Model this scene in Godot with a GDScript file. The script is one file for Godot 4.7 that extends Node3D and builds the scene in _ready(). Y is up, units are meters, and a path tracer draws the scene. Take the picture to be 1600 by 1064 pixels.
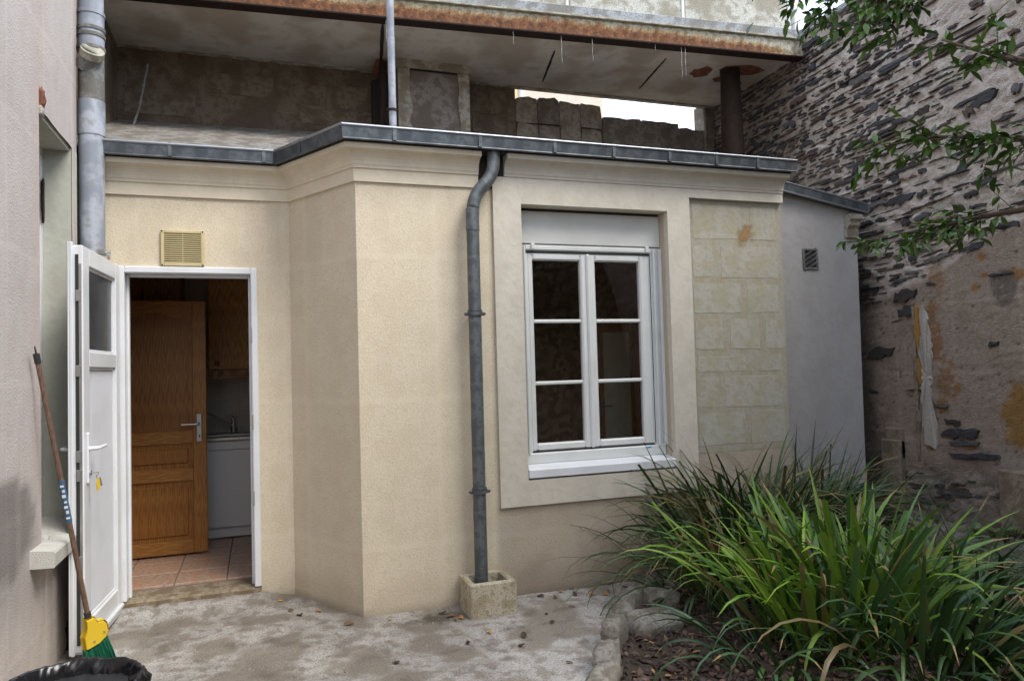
extends Node3D
# A small walled courtyard: cream house extension, slate stone wall, tufts of long-leaved grass.

var M := {}
var rng := RandomNumberGenerator.new()
var noise := FastNoiseLite.new()
var names := {}

# ------------------------------------------------------------------ helpers
func lin(r: float, g: float, b: float) -> Color:
	return Color(r, g, b)

func numbered(called: String) -> String:
	names[called] = names.get(called, -1) + 1
	return called if names[called] == 0 else "%s_%03d" % [called, names[called]]

func thing(called: String, label: String, category: String, at := Vector3.ZERO, group := "") -> Node3D:
	var o := Node3D.new()
	o.name = numbered(called)
	add_child(o)
	o.position = at
	tag(o, label, category, group)
	return o

func tag(o: Node, label := "", category := "", group := "", kind := "") -> void:
	if label: o.set_meta("label", label)
	if category: o.set_meta("category", category)
	if group: o.set_meta("group", group)
	if kind: o.set_meta("kind", kind)

func put(called: String, mesh: Mesh, mat: Material, parent: Node) -> MeshInstance3D:
	var o := MeshInstance3D.new()
	o.name = called
	o.mesh = mesh
	if mat:
		o.material_override = mat if mesh.get_surface_count() == 1 else null
		for i in mesh.get_surface_count():
			if mesh.surface_get_material(i) == null:
				mesh.surface_set_material(i, mat)
	if parent == self: o.name = numbered(called)
	parent.add_child(o, true)
	return o

func obj(called: String, st: SurfaceTool, mat: Material, parent: Node) -> MeshInstance3D:
	st.generate_normals()
	return put(called, st.commit(), mat, parent)

func mb() -> SurfaceTool:
	var st := SurfaceTool.new()
	st.begin(Mesh.PRIMITIVE_TRIANGLES)
	return st

func tri(st: SurfaceTool, a: Vector3, b: Vector3, c: Vector3) -> void:   # counter-clockwise seen from outside
	st.add_vertex(a); st.add_vertex(c); st.add_vertex(b)

func quad(st: SurfaceTool, a: Vector3, b: Vector3, c: Vector3, d: Vector3) -> void:
	tri(st, a, b, c); tri(st, a, c, d)

func flat(st: SurfaceTool) -> void:
	st.set_smooth_group(-1)

func box(st: SurfaceTool, lo: Vector3, hi: Vector3, xf := Transform3D()) -> void:
	flat(st)
	var p := []
	for i in 8:
		p.append(xf * Vector3(hi.x if i & 1 else lo.x, hi.y if i & 2 else lo.y, hi.z if i & 4 else lo.z))
	quad(st, p[4], p[5], p[7], p[6]); quad(st, p[1], p[0], p[2], p[3])
	quad(st, p[5], p[1], p[3], p[7]); quad(st, p[0], p[4], p[6], p[2])
	quad(st, p[6], p[7], p[3], p[2]); quad(st, p[0], p[1], p[5], p[4])

func bbox(st: SurfaceTool, lo: Vector3, hi: Vector3, b := 0.006, xf := Transform3D()) -> void:   # box with chamfered edges
	flat(st)
	var c := (lo + hi) * 0.5
	var h := (hi - lo) * 0.5
	b = minf(b, minf(h.x, minf(h.y, h.z)) * 0.9)
	var g := func(sx: float, sy: float, sz: float, k: int) -> Vector3:   # corner vertex lying on the face of axis k
		var q := Vector3(h.x - (0.0 if k == 0 else b), h.y - (0.0 if k == 1 else b), h.z - (0.0 if k == 2 else b))
		return xf * (c + Vector3(q.x * sx, q.y * sy, q.z * sz))
	for s in [1.0, -1.0]:
		_q(st, g.call(s, -1, -1, 0), g.call(s, 1, -1, 0), g.call(s, 1, 1, 0), g.call(s, -1, 1, 0), s)
		_q(st, g.call(-1, s, -1, 1), g.call(-1, s, 1, 1), g.call(1, s, 1, 1), g.call(1, s, -1, 1), s)
		_q(st, g.call(-1, -1, s, 2), g.call(1, -1, s, 2), g.call(1, 1, s, 2), g.call(-1, 1, s, 2), s)
		for t in [1.0, -1.0]:
			_q(st, g.call(s, t, -1, 0), g.call(s, t, -1, 1), g.call(s, t, 1, 1), g.call(s, t, 1, 0), s * t)
			_q(st, g.call(s, -1, t, 2), g.call(s, -1, t, 0), g.call(s, 1, t, 0), g.call(s, 1, t, 2), s * t)
			_q(st, g.call(-1, s, t, 1), g.call(-1, s, t, 2), g.call(1, s, t, 2), g.call(1, s, t, 1), s * t)
			for u in [1.0, -1.0]:
				if s * t * u > 0: tri(st, g.call(s, t, u, 0), g.call(s, t, u, 1), g.call(s, t, u, 2))
				else: tri(st, g.call(s, t, u, 0), g.call(s, t, u, 2), g.call(s, t, u, 1))

func _q(st: SurfaceTool, a: Vector3, b: Vector3, c: Vector3, d: Vector3, s: float) -> void:
	if s > 0: quad(st, a, b, c, d)
	else: quad(st, d, c, b, a)

func tube(st: SurfaceTool, pts: Array, radii, sides := 10, caps := true) -> void:
	var n := pts.size()
	var rings := []
	var side := Vector3.ZERO
	for i in n:
		var d: Vector3 = (pts[mini(i + 1, n - 1)] - pts[maxi(i - 1, 0)]).normalized()
		if i == 0:
			side = d.cross(Vector3.UP if absf(d.y) < 0.9 else Vector3.RIGHT).normalized()
		else:
			side = (side - d * side.dot(d)).normalized()
		var up := side.cross(d).normalized()
		var r: float = radii[i] if radii is Array else radii
		var ring := []
		for k in sides:
			var a := TAU * k / sides
			ring.append(pts[i] + (side * cos(a) + up * sin(a)) * r)
		rings.append(ring)
	st.set_smooth_group(1)
	for i in n - 1:
		for k in sides:
			var j := (k + 1) % sides
			quad(st, rings[i][k], rings[i + 1][k], rings[i + 1][j], rings[i][j])
	if caps:
		flat(st)
		for k in range(1, sides - 1):
			tri(st, rings[0][0], rings[0][k], rings[0][k + 1])
			tri(st, rings[n - 1][0], rings[n - 1][k + 1], rings[n - 1][k])

func arc_path(pts: Array, r: float, steps := 5) -> Array:   # round the corners of a polyline
	var out := [pts[0]]
	for i in range(1, pts.size() - 1):
		var p: Vector3 = pts[i]
		var a: Vector3 = p + (pts[i - 1] - p).normalized() * r
		var b: Vector3 = p + (pts[i + 1] - p).normalized() * r
		for k in steps + 1:
			var t := float(k) / steps
			out.append(a.lerp(p, t).lerp(p.lerp(b, t), t))
	out.append(pts[-1])
	return out

func sweep(st: SurfaceTool, path: Array, profile: Array, capped := true) -> void:   # path of Vector2(x, z) left to right, profile of Vector2(out, y) bottom to top
	var mit := []
	for i in path.size():
		var n0 := Vector2.ZERO
		var n1 := Vector2.ZERO
		if i > 0:
			var t: Vector2 = (path[i] - path[i - 1]).normalized(); n0 = Vector2(-t.y, t.x)
		if i < path.size() - 1:
			var t: Vector2 = (path[i + 1] - path[i]).normalized(); n1 = Vector2(-t.y, t.x)
		if i == 0: n0 = n1
		if i == path.size() - 1: n1 = n0
		var m := (n0 + n1).normalized()
		mit.append(m / m.dot(n0))
	flat(st)
	var P := func(i: int, k: int) -> Vector3:
		var q: Vector2 = path[i] + mit[i] * profile[k].x
		return Vector3(q.x, profile[k].y, q.y)
	for i in path.size() - 1:
		for k in profile.size() - 1:
			quad(st, P.call(i, k), P.call(i + 1, k), P.call(i + 1, k + 1), P.call(i, k + 1))
	if capped:
		var idx := Geometry2D.triangulate_polygon(PackedVector2Array(profile))
		var e := path.size() - 1
		for k in range(0, idx.size(), 3):
			tri(st, P.call(0, idx[k]), P.call(0, idx[k + 1]), P.call(0, idx[k + 2]))
			tri(st, P.call(e, idx[k]), P.call(e, idx[k + 2]), P.call(e, idx[k + 1]))

func prism(st: SurfaceTool, poly: Array, z0: float, z1: float, xf := Transform3D()) -> void:   # polygon in xy, extruded along z
	flat(st)
	var pv := PackedVector2Array(poly)
	if Geometry2D.is_polygon_clockwise(pv): pv.reverse()
	var idx := Geometry2D.triangulate_polygon(pv)
	var V := func(i: int, z: float) -> Vector3: return xf * Vector3(pv[i].x, pv[i].y, z)
	for k in range(0, idx.size(), 3):
		var a := idx[k]; var b := idx[k + 1]; var c := idx[k + 2]
		if (pv[b] - pv[a]).cross(pv[c] - pv[a]) < 0:
			var t := b; b = c; c = t
		tri(st, V.call(a, z1), V.call(b, z1), V.call(c, z1))
		tri(st, V.call(a, z0), V.call(c, z0), V.call(b, z0))
	for i in pv.size():
		var j := (i + 1) % pv.size()
		quad(st, V.call(i, z0), V.call(j, z0), V.call(j, z1), V.call(i, z1))

func plan(st: SurfaceTool, poly: Array, y0: float, y1: float) -> void:   # polygon in (x, z), extruded upwards
	var p := []
	for v in poly: p.append(Vector2(v.x, -v.y))
	prism(st, p, y0, y1, Transform3D(Basis(Vector3.RIGHT, Vector3(0, 0, -1), Vector3.UP), Vector3.ZERO))

func plate(st: SurfaceTool, outline: Array, thick: float, inset: float, xf: Transform3D, rough := 0.0) -> void:   # a stone: outline in xy, front towards +z drawn in and uneven
	flat(st)
	var c := Vector2.ZERO
	for v in outline: c += v
	c /= outline.size()
	var back := []; var front := []
	for v in outline:
		back.append(xf * Vector3(v.x, v.y, -0.02))
		var q: Vector2 = c + (v - c) * (1.0 - inset)
		front.append(xf * Vector3(q.x, q.y, thick + rng.randf_range(-rough, rough)))
	var m := xf * Vector3(c.x, c.y, thick + rng.randf_range(0, rough))
	var n := outline.size()
	for i in n:
		var j := (i + 1) % n
		quad(st, back[i], back[j], front[j], front[i])
		tri(st, m, front[i], front[j])

func steps(a: float, b: float, d: float, extra := []) -> PackedFloat32Array:
	var s := [a, b]
	var n := maxi(1, int(round((b - a) / d)))
	for i in range(1, n):
		var v := a + (b - a) * i / n
		var ok := true
		for e in extra:
			if absf(e - v) < d * 0.35: ok = false
		if ok: s.append(v)
	for e in extra:
		if e > a and e < b: s.append(e)
	s.sort()
	return PackedFloat32Array(s)

func sheet(us: PackedFloat32Array, vs: PackedFloat32Array, pos: Callable, col = null, hole = null) -> SurfaceTool:   # u to the right, v up, seen from the front
	var st := mb()
	st.set_smooth_group(0)
	var nu := us.size()
	for v in vs:
		for u in us:
			if col: st.set_color(col.call(u, v))
			st.add_vertex(pos.call(u, v))
	for j in vs.size() - 1:
		for i in nu - 1:
			if hole and hole.call((us[i] + us[i + 1]) * 0.5, (vs[j] + vs[j + 1]) * 0.5): continue
			var a := j * nu + i
			for k in [a, a + nu + 1, a + 1, a, a + nu, a + nu + 1]: st.add_index(k)
	st.generate_normals()
	return st

func both(called: String, a: SurfaceTool, ma: Material, b: SurfaceTool, mbt: Material, parent: Node) -> MeshInstance3D:   # one mesh of two surfaces; a has its normals already
	var mesh := a.commit()
	mesh.surface_set_material(0, ma)
	b.generate_normals()
	b.commit(mesh)
	mesh.surface_set_material(1, mbt)
	return put(called, mesh, null, parent)

func n3(x: float, y: float, z := 0.0, f := 1.0) -> float:   # -1..1
	return noise.get_noise_3d(x * f, y * f, z * f)

func blob(x: float, y: float, cx: float, cy: float, rx: float, ry: float, wob := 0.35) -> float:   # soft edged patch, 1 inside
	var d := Vector2((x - cx) / rx, (y - cy) / ry).length()
	d += wob * n3(x, y, 7.3, 5.0) + wob * 0.5 * n3(x, y, 1.3, 16.0)
	return 1.0 - smoothstep(0.8, 1.05, d)

# ------------------------------------------------------------------ textures and materials
func nz(freq: float, oct: int, sd: int, kind := FastNoiseLite.TYPE_SIMPLEX_SMOOTH, size := 512) -> PackedByteArray:
	var f := FastNoiseLite.new()
	f.noise_type = kind
	f.frequency = freq
	f.seed = sd
	f.fractal_type = FastNoiseLite.FRACTAL_FBM if oct > 1 else FastNoiseLite.FRACTAL_NONE
	f.fractal_octaves = oct
	if kind == FastNoiseLite.TYPE_CELLULAR:
		f.cellular_return_type = FastNoiseLite.RETURN_DISTANCE
	var im := f.get_seamless_image(size, size)
	im.convert(Image.FORMAT_L8)
	return im.get_data()

func compose(base: Color, layers: Array, size := 512) -> ImageTexture:   # layers of [noise, from, to, colour, amount]; colours as sRGB
	var n := size * size
	var r := PackedFloat32Array(); r.resize(n); r.fill(base.r)
	var g := PackedFloat32Array(); g.resize(n); g.fill(base.g)
	var b := PackedFloat32Array(); b.resize(n); b.fill(base.b)
	for L in layers:
		var src: PackedByteArray = L[0]
		var c: Color = L[3]
		var lut := PackedFloat32Array(); lut.resize(256)
		for i in 256: lut[i] = smoothstep(L[1], L[2], i / 255.0) * L[4]
		for i in n:
			var k := lut[src[i]]
			if k > 0.004:
				r[i] += (c.r - r[i]) * k
				g[i] += (c.g - g[i]) * k
				b[i] += (c.b - b[i]) * k
	var out := PackedByteArray(); out.resize(n * 3)
	for i in n:
		out[i * 3] = int(r[i] * 255.0)
		out[i * 3 + 1] = int(g[i] * 255.0)
		out[i * 3 + 2] = int(b[i] * 255.0)
	return ImageTexture.create_from_image(Image.create_from_data(size, size, false, Image.FORMAT_RGB8, out))

func relief(a: PackedByteArray, b: PackedByteArray, wb: float, size := 512) -> ImageTexture:
	var out := PackedByteArray(); out.resize(size * size)
	for i in size * size:
		out[i] = int(a[i] * (1.0 - wb) + b[i] * wb)
	return ImageTexture.create_from_image(Image.create_from_data(size, size, false, Image.FORMAT_L8, out))

func mat(called: String, c: Color, rough := 0.85, tex: Texture2D = null, size := 1.0, bump: Texture2D = null, depth := 0.2, metal := 0.0, stretch := Vector3.ONE) -> StandardMaterial3D:
	var m := StandardMaterial3D.new()
	m.resource_name = called
	m.albedo_color = c.linear_to_srgb()
	m.roughness = rough
	m.metallic = metal
	m.vertex_color_use_as_albedo = false
	if tex or bump:
		m.uv1_triplanar = true
		m.uv1_world_triplanar = true
		m.uv1_scale = Vector3(stretch.x, stretch.y, stretch.z) / size
		m.uv1_triplanar_sharpness = 4.0
	if tex: m.albedo_texture = tex
	if bump:
		m.heightmap_enabled = true
		m.heightmap_texture = bump
		m.heightmap_scale = depth
	M[called] = m
	return m

func vmat(called: String, rough := 0.85, tex: Texture2D = null, size := 1.0, bump: Texture2D = null, depth := 0.2) -> StandardMaterial3D:   # takes its colour from the vertices
	var m := mat(called, Color.WHITE, rough, tex, size, bump, depth)
	m.vertex_color_use_as_albedo = true
	return m

func materials() -> void:
	var W := Color(1, 1, 1)
	var low := nz(0.006, 4, 1)
	var mid := nz(0.025, 4, 2)
	var fine := nz(0.16, 2, 3)
	var grit := nz(0.3, 1, 4)
	var cell := nz(0.09, 1, 5, FastNoiseLite.TYPE_CELLULAR)
	var fib := nz(0.02, 5, 6)
	# plain grain textures, near white: they multiply the colour of the material
	var g_plaster := compose(W, [[low, 0.35, 0.75, Color(0.97, 0.96, 0.95), 0.6], [mid, 0.5, 0.9, Color(0.95, 0.94, 0.92), 0.5], [fine, 0.56, 0.85, Color(0.84, 0.82, 0.79), 0.6], [grit, 0.7, 0.88, Color(0.74, 0.72, 0.68), 0.6]])
	var g_rough := compose(W, [[low, 0.35, 0.75, Color(0.95, 0.93, 0.92), 0.7], [fine, 0.5, 0.85, Color(0.84, 0.81, 0.8), 0.6], [grit, 0.6, 0.78, Color(0.46, 0.43, 0.43), 0.75], [cell, 0.0, 0.16, Color(0.98, 0.96, 0.95), 0.5]])
	var g_paint := compose(W, [[low, 0.35, 0.8, Color(0.96, 0.955, 0.95), 0.7], [mid, 0.45, 0.85, Color(0.95, 0.94, 0.925), 0.5], [grit, 0.78, 0.95, Color(0.8, 0.78, 0.74), 0.35]])
	var g_clean := compose(W, [[low, 0.4, 0.85, Color(0.95, 0.95, 0.94), 0.6], [grit, 0.8, 0.95, Color(0.86, 0.85, 0.82), 0.3]])
	var g_conc := compose(W, [[low, 0.4, 0.7, Color(0.72, 0.68, 0.62), 0.8], [mid, 0.45, 0.75, Color(0.76, 0.73, 0.69), 0.8], [fine, 0.5, 0.8, Color(0.78, 0.75, 0.71), 0.6], [grit, 0.68, 0.84, Color(0.5, 0.46, 0.42), 0.6], [grit, 0.2, 0.08, Color(1, 1, 1), 0.7]])
	var g_mortar := compose(W, [[mid, 0.4, 0.75, Color(0.82, 0.78, 0.74), 0.8], [fine, 0.5, 0.8, Color(0.76, 0.73, 0.69), 0.7], [grit, 0.64, 0.82, Color(0.45, 0.41, 0.39), 0.7], [cell, 0.0, 0.12, Color(1, 0.97, 0.94), 0.5]])
	var g_pits := compose(W, [[low, 0.4, 0.7, Color(0.85, 0.82, 0.74), 0.7], [fine, 0.62, 0.75, Color(0.35, 0.32, 0.24), 0.6], [mid, 0.58, 0.8, Color(0.7, 0.68, 0.55), 0.6]])
	var g_slate := compose(Color(0.8, 0.8, 0.82), [[fib, 0.4, 0.7, Color(1, 1, 1), 0.7], [fine, 0.5, 0.8, Color(0.6, 0.58, 0.56), 0.8], [low, 0.6, 0.8, Color(0.95, 0.8, 0.66), 0.6]])
	var g_wood := compose(W, [[fib, 0.35, 0.62, Color(0.74, 0.66, 0.56), 0.9], [fine, 0.55, 0.8, Color(0.7, 0.6, 0.5), 0.5], [low, 0.4, 0.8, Color(0.88, 0.82, 0.76), 0.6]])
	var g_zinc := compose(W, [[low, 0.35, 0.7, Color(0.74, 0.76, 0.78), 0.8], [mid, 0.5, 0.8, Color(0.82, 0.8, 0.74), 0.6], [fine, 0.6, 0.9, Color(0.74, 0.74, 0.72), 0.5]])
	var g_tuff := compose(W, [[low, 0.4, 0.7, Color(0.96, 0.94, 0.86), 0.7], [mid, 0.45, 0.8, Color(0.92, 0.9, 0.83), 0.5], [fine, 0.6, 0.85, Color(0.86, 0.83, 0.76), 0.5]])
	var g_brown := compose(W, [[low, 0.35, 0.75, Color(0.74, 0.7, 0.66), 0.7], [mid, 0.4, 0.8, Color(0.78, 0.73, 0.68), 0.7], [fine, 0.5, 0.85, Color(0.7, 0.66, 0.62), 0.7], [grit, 0.75, 0.9, Color(1, 1, 1), 0.4]])
	var g_soffit := compose(W, [[low, 0.35, 0.75, Color(0.84, 0.8, 0.76), 0.8], [mid, 0.5, 0.85, Color(0.86, 0.83, 0.8), 0.5], [fine, 0.62, 0.9, Color(0.8, 0.77, 0.73), 0.3]])
	var g_tile := compose(W, [[mid, 0.35, 0.7, Color(0.82, 0.74, 0.68), 0.8], [fine, 0.5, 0.85, Color(0.8, 0.72, 0.68), 0.6], [low, 0.45, 0.75, Color(1, 0.86, 0.76), 0.7]])
	var g_rust := compose(Color(0.72, 0.5, 0.28), [[low, 0.35, 0.6, Color(0.6, 0.31, 0.13), 0.9], [mid, 0.5, 0.72, Color(0.42, 0.2, 0.11), 0.8], [mid, 0.4, 0.2, Color(0.8, 0.62, 0.36), 0.6], [fine, 0.55, 0.8, Color(0.2, 0.1, 0.07), 0.5], [grit, 0.7, 0.9, Color(0.7, 0.5, 0.25), 0.5]])
	var h_rough := relief(fine, cell, 0.45)
	var h_fine := relief(grit, fine, 0.6)
	var h_soft := relief(low, mid, 0.5)
	var h_conc := relief(mid, fine, 0.35)
	vmat("roughcast", 0.95, g_plaster, 0.9, h_rough, 0.2)
	vmat("left_render", 0.95, g_rough, 0.6, h_rough, 0.26)
	mat("left_smooth", lin(0.52, 0.52, 0.45), 0.9, g_paint, 1.1, h_soft, 0.3)
	mat("cornice", lin(0.76, 0.675, 0.53), 0.85, g_paint, 1.1, h_soft, 0.25)
	mat("surround", lin(0.66, 0.605, 0.515), 0.85, g_paint, 0.9, h_soft, 0.35)
	mat("masonry", lin(0.5, 0.42, 0.32), 0.95)
	mat("tuff", lin(0.46, 0.435, 0.37), 0.9, g_tuff, 0.7, h_soft, 0.4)
	mat("tuff_pale", lin(0.46, 0.44, 0.375), 0.9, g_tuff, 0.9, h_soft, 0.4)
	mat("tuff_joint", lin(0.45, 0.42, 0.345), 0.95, g_tuff, 0.5, h_fine, 0.3)
	mat("rust_stain", lin(0.45, 0.26, 0.09), 0.95, g_tuff, 0.3)
	mat("grey_render", lin(0.49, 0.465, 0.45), 0.92, g_paint, 1.2, h_soft, 0.5)
	vmat("concrete", 0.92, g_conc, 1.6, h_conc, 0.9)
	mat("concrete_plain", lin(0.36, 0.34, 0.3), 0.92, g_conc, 1.1, h_conc, 0.6)
	mat("sill_concrete", lin(0.55, 0.54, 0.5), 0.9, g_paint, 0.7, h_fine, 0.25)
	mat("box_concrete", lin(0.58, 0.52, 0.41), 0.95, g_pits, 0.5, h_rough, 0.6)
	mat("soffit", lin(0.58, 0.54, 0.49), 0.9, g_soffit, 2.6, h_soft, 0.6)
	mat("parapet", lin(0.56, 0.56, 0.5), 0.9, g_conc, 1.6, h_conc, 0.5)
	mat("band", lin(0.36, 0.38, 0.4), 0.85, g_conc, 2.0)
	mat("white_post", lin(0.7, 0.7, 0.68), 0.7, g_paint, 1.0)
	mat("rust", lin(1, 1, 1), 0.9, g_rust, 0.75, h_conc, 0.5)
	mat("rust_paint", lin(0.46, 0.44, 0.34), 0.8, g_conc, 0.6)
	mat("rust_dark", lin(0.05, 0.04, 0.036), 0.85, g_rust, 0.5)
	mat("brick_red", lin(0.26, 0.1, 0.06), 0.9, g_conc, 0.4)
	mat("brown_wall", lin(0.2, 0.155, 0.11), 0.95, g_brown, 1.5, h_conc, 1.0)
	mat("brown_block", lin(0.22, 0.175, 0.125), 0.95, g_brown, 0.9, h_conc, 0.8)
	mat("grey_block", lin(0.4, 0.355, 0.29), 0.95, g_brown, 0.8, h_conc, 0.8)
	mat("dark_block", lin(0.27, 0.245, 0.205), 0.95, g_brown, 0.8, h_conc, 0.8)
	mat("chimney_edge", lin(0.46, 0.42, 0.35), 0.9, g_conc, 0.8, h_soft, 0.4)
	mat("chimney_panel", lin(0.3, 0.265, 0.235), 0.9, g_conc, 1.4, h_soft, 0.3)
	mat("roof", lin(0.3, 0.29, 0.275), 0.85, g_conc, 0.8, h_conc, 0.6)
	mat("moss", lin(0.12, 0.16, 0.04), 1.0, g_mortar, 0.2, h_rough, 0.6)
	mat("zinc", lin(0.15, 0.165, 0.18), 0.45, g_zinc, 0.6, h_soft, 0.15, 0.55)
	mat("zinc_edge", lin(0.36, 0.38, 0.41), 0.35, null, 1.0, null, 0.0, 0.75)
	mat("downpipe", lin(0.15, 0.165, 0.175), 0.45, g_zinc, 0.4, h_soft, 0.1, 0.25)
	mat("pvc_grey", lin(0.42, 0.45, 0.52), 0.4, g_zinc, 0.9)
	mat("pvc_cap", lin(0.5, 0.5, 0.42), 0.6, g_conc, 0.3)
	mat("pvc_old", lin(0.25, 0.26, 0.26), 0.7, g_conc, 0.5)
	mat("white", lin(0.78, 0.795, 0.83), 0.35, g_clean, 1.3)
	mat("white_panel", lin(0.72, 0.735, 0.79), 0.4, g_clean, 1.1)
	mat("window_white", lin(0.72, 0.73, 0.72), 0.35, g_clean, 1.2)
	mat("shutter_box", lin(0.66, 0.66, 0.63), 0.5, g_clean, 1.2)
	mat("gasket", lin(0.03, 0.03, 0.03), 0.6)
	mat("yellowed", lin(0.62, 0.53, 0.3), 0.5, g_paint, 0.4)
	mat("alu", lin(0.5, 0.5, 0.5), 0.35, null, 1.0, null, 0.0, 0.85)
	mat("steel", lin(0.6, 0.6, 0.58), 0.25, null, 1.0, null, 0.0, 0.95)
	mat("dark", lin(0.02, 0.018, 0.016), 0.9)
	mat("dirt_gap", lin(0.035, 0.03, 0.025), 0.95)
	mat("oak", lin(0.47, 0.23, 0.06), 0.42, g_wood, 0.5, h_fine, 0.05, 0.0, Vector3(9, 0.35, 9))
	mat("oak_rail", lin(0.47, 0.23, 0.06), 0.42, g_wood, 0.5, h_fine, 0.05, 0.0, Vector3(0.35, 9, 9))
	mat("oak_panel", lin(0.4, 0.18, 0.043), 0.42, g_wood, 0.5, h_fine, 0.05, 0.0, Vector3(8, 0.3, 8))
	mat("cupboard", lin(0.52, 0.27, 0.09), 0.5, g_wood, 0.6, null, 0.0, 0.0, Vector3(6, 0.5, 6))
	mat("knob", lin(0.14, 0.03, 0.015), 0.3)
	mat("laminate", lin(0.78, 0.77, 0.76), 0.4)
	mat("wall_tile", lin(0.5, 0.46, 0.4), 0.2, g_paint, 0.5)
	mat("grout", lin(0.6, 0.58, 0.54), 0.9)
	mat("floor_tile", lin(0.5, 0.375, 0.3), 0.3, g_tile, 0.5)
	mat("floor_tile_b", lin(0.54, 0.4, 0.32), 0.3, g_tile, 0.42)
	mat("floor_grout", lin(0.24, 0.2, 0.18), 0.9)
	mat("inside_wall", lin(0.68, 0.6, 0.5), 0.9)
	mat("inside_brown", lin(0.4, 0.26, 0.17), 0.8, g_wood, 1.0)
	mat("pale_door", lin(0.75, 0.74, 0.55), 0.7, g_paint, 0.8)
	mat("threshold", lin(0.34, 0.28, 0.2), 0.9, g_conc, 0.5, h_conc, 0.5)
	vmat("mortar", 0.95, g_mortar, 0.55, h_rough, 2.0)
	for i in 5:
		mat("slate_%d" % i, [lin(0.075, 0.076, 0.082), lin(0.12, 0.122, 0.132), lin(0.065, 0.057, 0.053), lin(0.15, 0.11, 0.09), lin(0.19, 0.185, 0.18)][i], 0.75, g_slate, 0.3, h_conc, 0.5)
	mat("slate_orange", lin(0.26, 0.13, 0.075), 0.85, g_slate, 0.3, h_conc, 0.5)
	mat("lime", lin(0.5, 0.47, 0.44), 0.9, g_mortar, 0.4, h_rough, 0.4)
	mat("ochre", lin(0.42, 0.22, 0.05), 0.95, g_mortar, 0.3, h_rough, 0.4)
	mat("ashlar", lin(0.3, 0.24, 0.18), 0.9, g_brown, 0.8, h_conc, 0.6)
	mat("grey_patch", lin(0.22, 0.21, 0.19), 0.9, g_conc, 0.5, h_conc, 0.4)
	mat("edging", lin(0.34, 0.32, 0.28), 0.9, g_conc, 0.4, h_conc, 0.8)
	mat("ledge", lin(0.26, 0.24, 0.225), 0.9, g_conc, 0.9, h_conc, 0.8)
	vmat("soil", 0.97, g_mortar, 0.3, h_rough, 1.0)
	mat("earth", lin(0.16, 0.13, 0.1), 0.95, g_mortar, 1.2)
	vmat("chips", 0.85)
	vmat("rusted", 0.88, g_conc, 0.3, h_conc, 0.3)
	var sm := vmat("stain", 0.95)
	sm.transparency = BaseMaterial3D.TRANSPARENCY_ALPHA
	var gl := StandardMaterial3D.new()
	gl.resource_name = "glass"
	gl.transparency = BaseMaterial3D.TRANSPARENCY_ALPHA
	gl.albedo_color = Color(0.2, 0.22, 0.2, 0.012)
	gl.roughness = 0.02
	gl.metallic_specular = 0.5
	M["glass"] = gl
	var fg := mat("frosted", lin(0.055, 0.06, 0.065), 0.25, g_zinc, 0.6, h_fine, 0.08)
	fg.metallic_specular = 0.6
	vmat("blade", 0.42)
	M["blade"].backlight_enabled = true
	M["blade"].backlight = Color(0.5, 0.5, 0.5)
	vmat("leaf", 0.38)
	M["leaf"].backlight_enabled = true
	M["leaf"].backlight = Color(0.5, 0.5, 0.5)
	mat("bark", lin(0.11, 0.085, 0.06), 0.9, g_mortar, 0.2, h_rough, 0.6)
	mat("dry_a", lin(0.4, 0.2, 0.06), 0.8)
	mat("dry_b", lin(0.16, 0.09, 0.05), 0.85)
	mat("dry_c", lin(0.5, 0.32, 0.08), 0.8)
	mat("dry_d", lin(0.07, 0.04, 0.03), 0.85)
	mat("liner", lin(0.012, 0.012, 0.014), 0.22)
	mat("bin", lin(0.02, 0.02, 0.022), 0.5)
	mat("stick", lin(0.22, 0.15, 0.12), 0.55, g_wood, 0.3, null, 0.0, 0.0, Vector3(6, 0.6, 6))
	mat("yellow", lin(0.72, 0.5, 0.03), 0.35)
	mat("green_bristle", lin(0.01, 0.16, 0.09), 0.55)
	mat("sticker", lin(0.06, 0.13, 0.24), 0.4)
	mat("blue_tag", lin(0.1, 0.3, 0.65), 0.5)
	mat("letter", lin(0.75, 0.77, 0.8), 0.5)
	mat("thread", lin(0.75, 0.75, 0.75), 0.6)
	mat("pale_house", lin(0.72, 0.6, 0.5), 0.9, g_paint, 2.0)
	mat("pale_house_b", lin(0.78, 0.62, 0.38), 0.9, g_paint, 2.0)
	mat("hedge", lin(0.05, 0.08, 0.025), 0.8)

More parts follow.
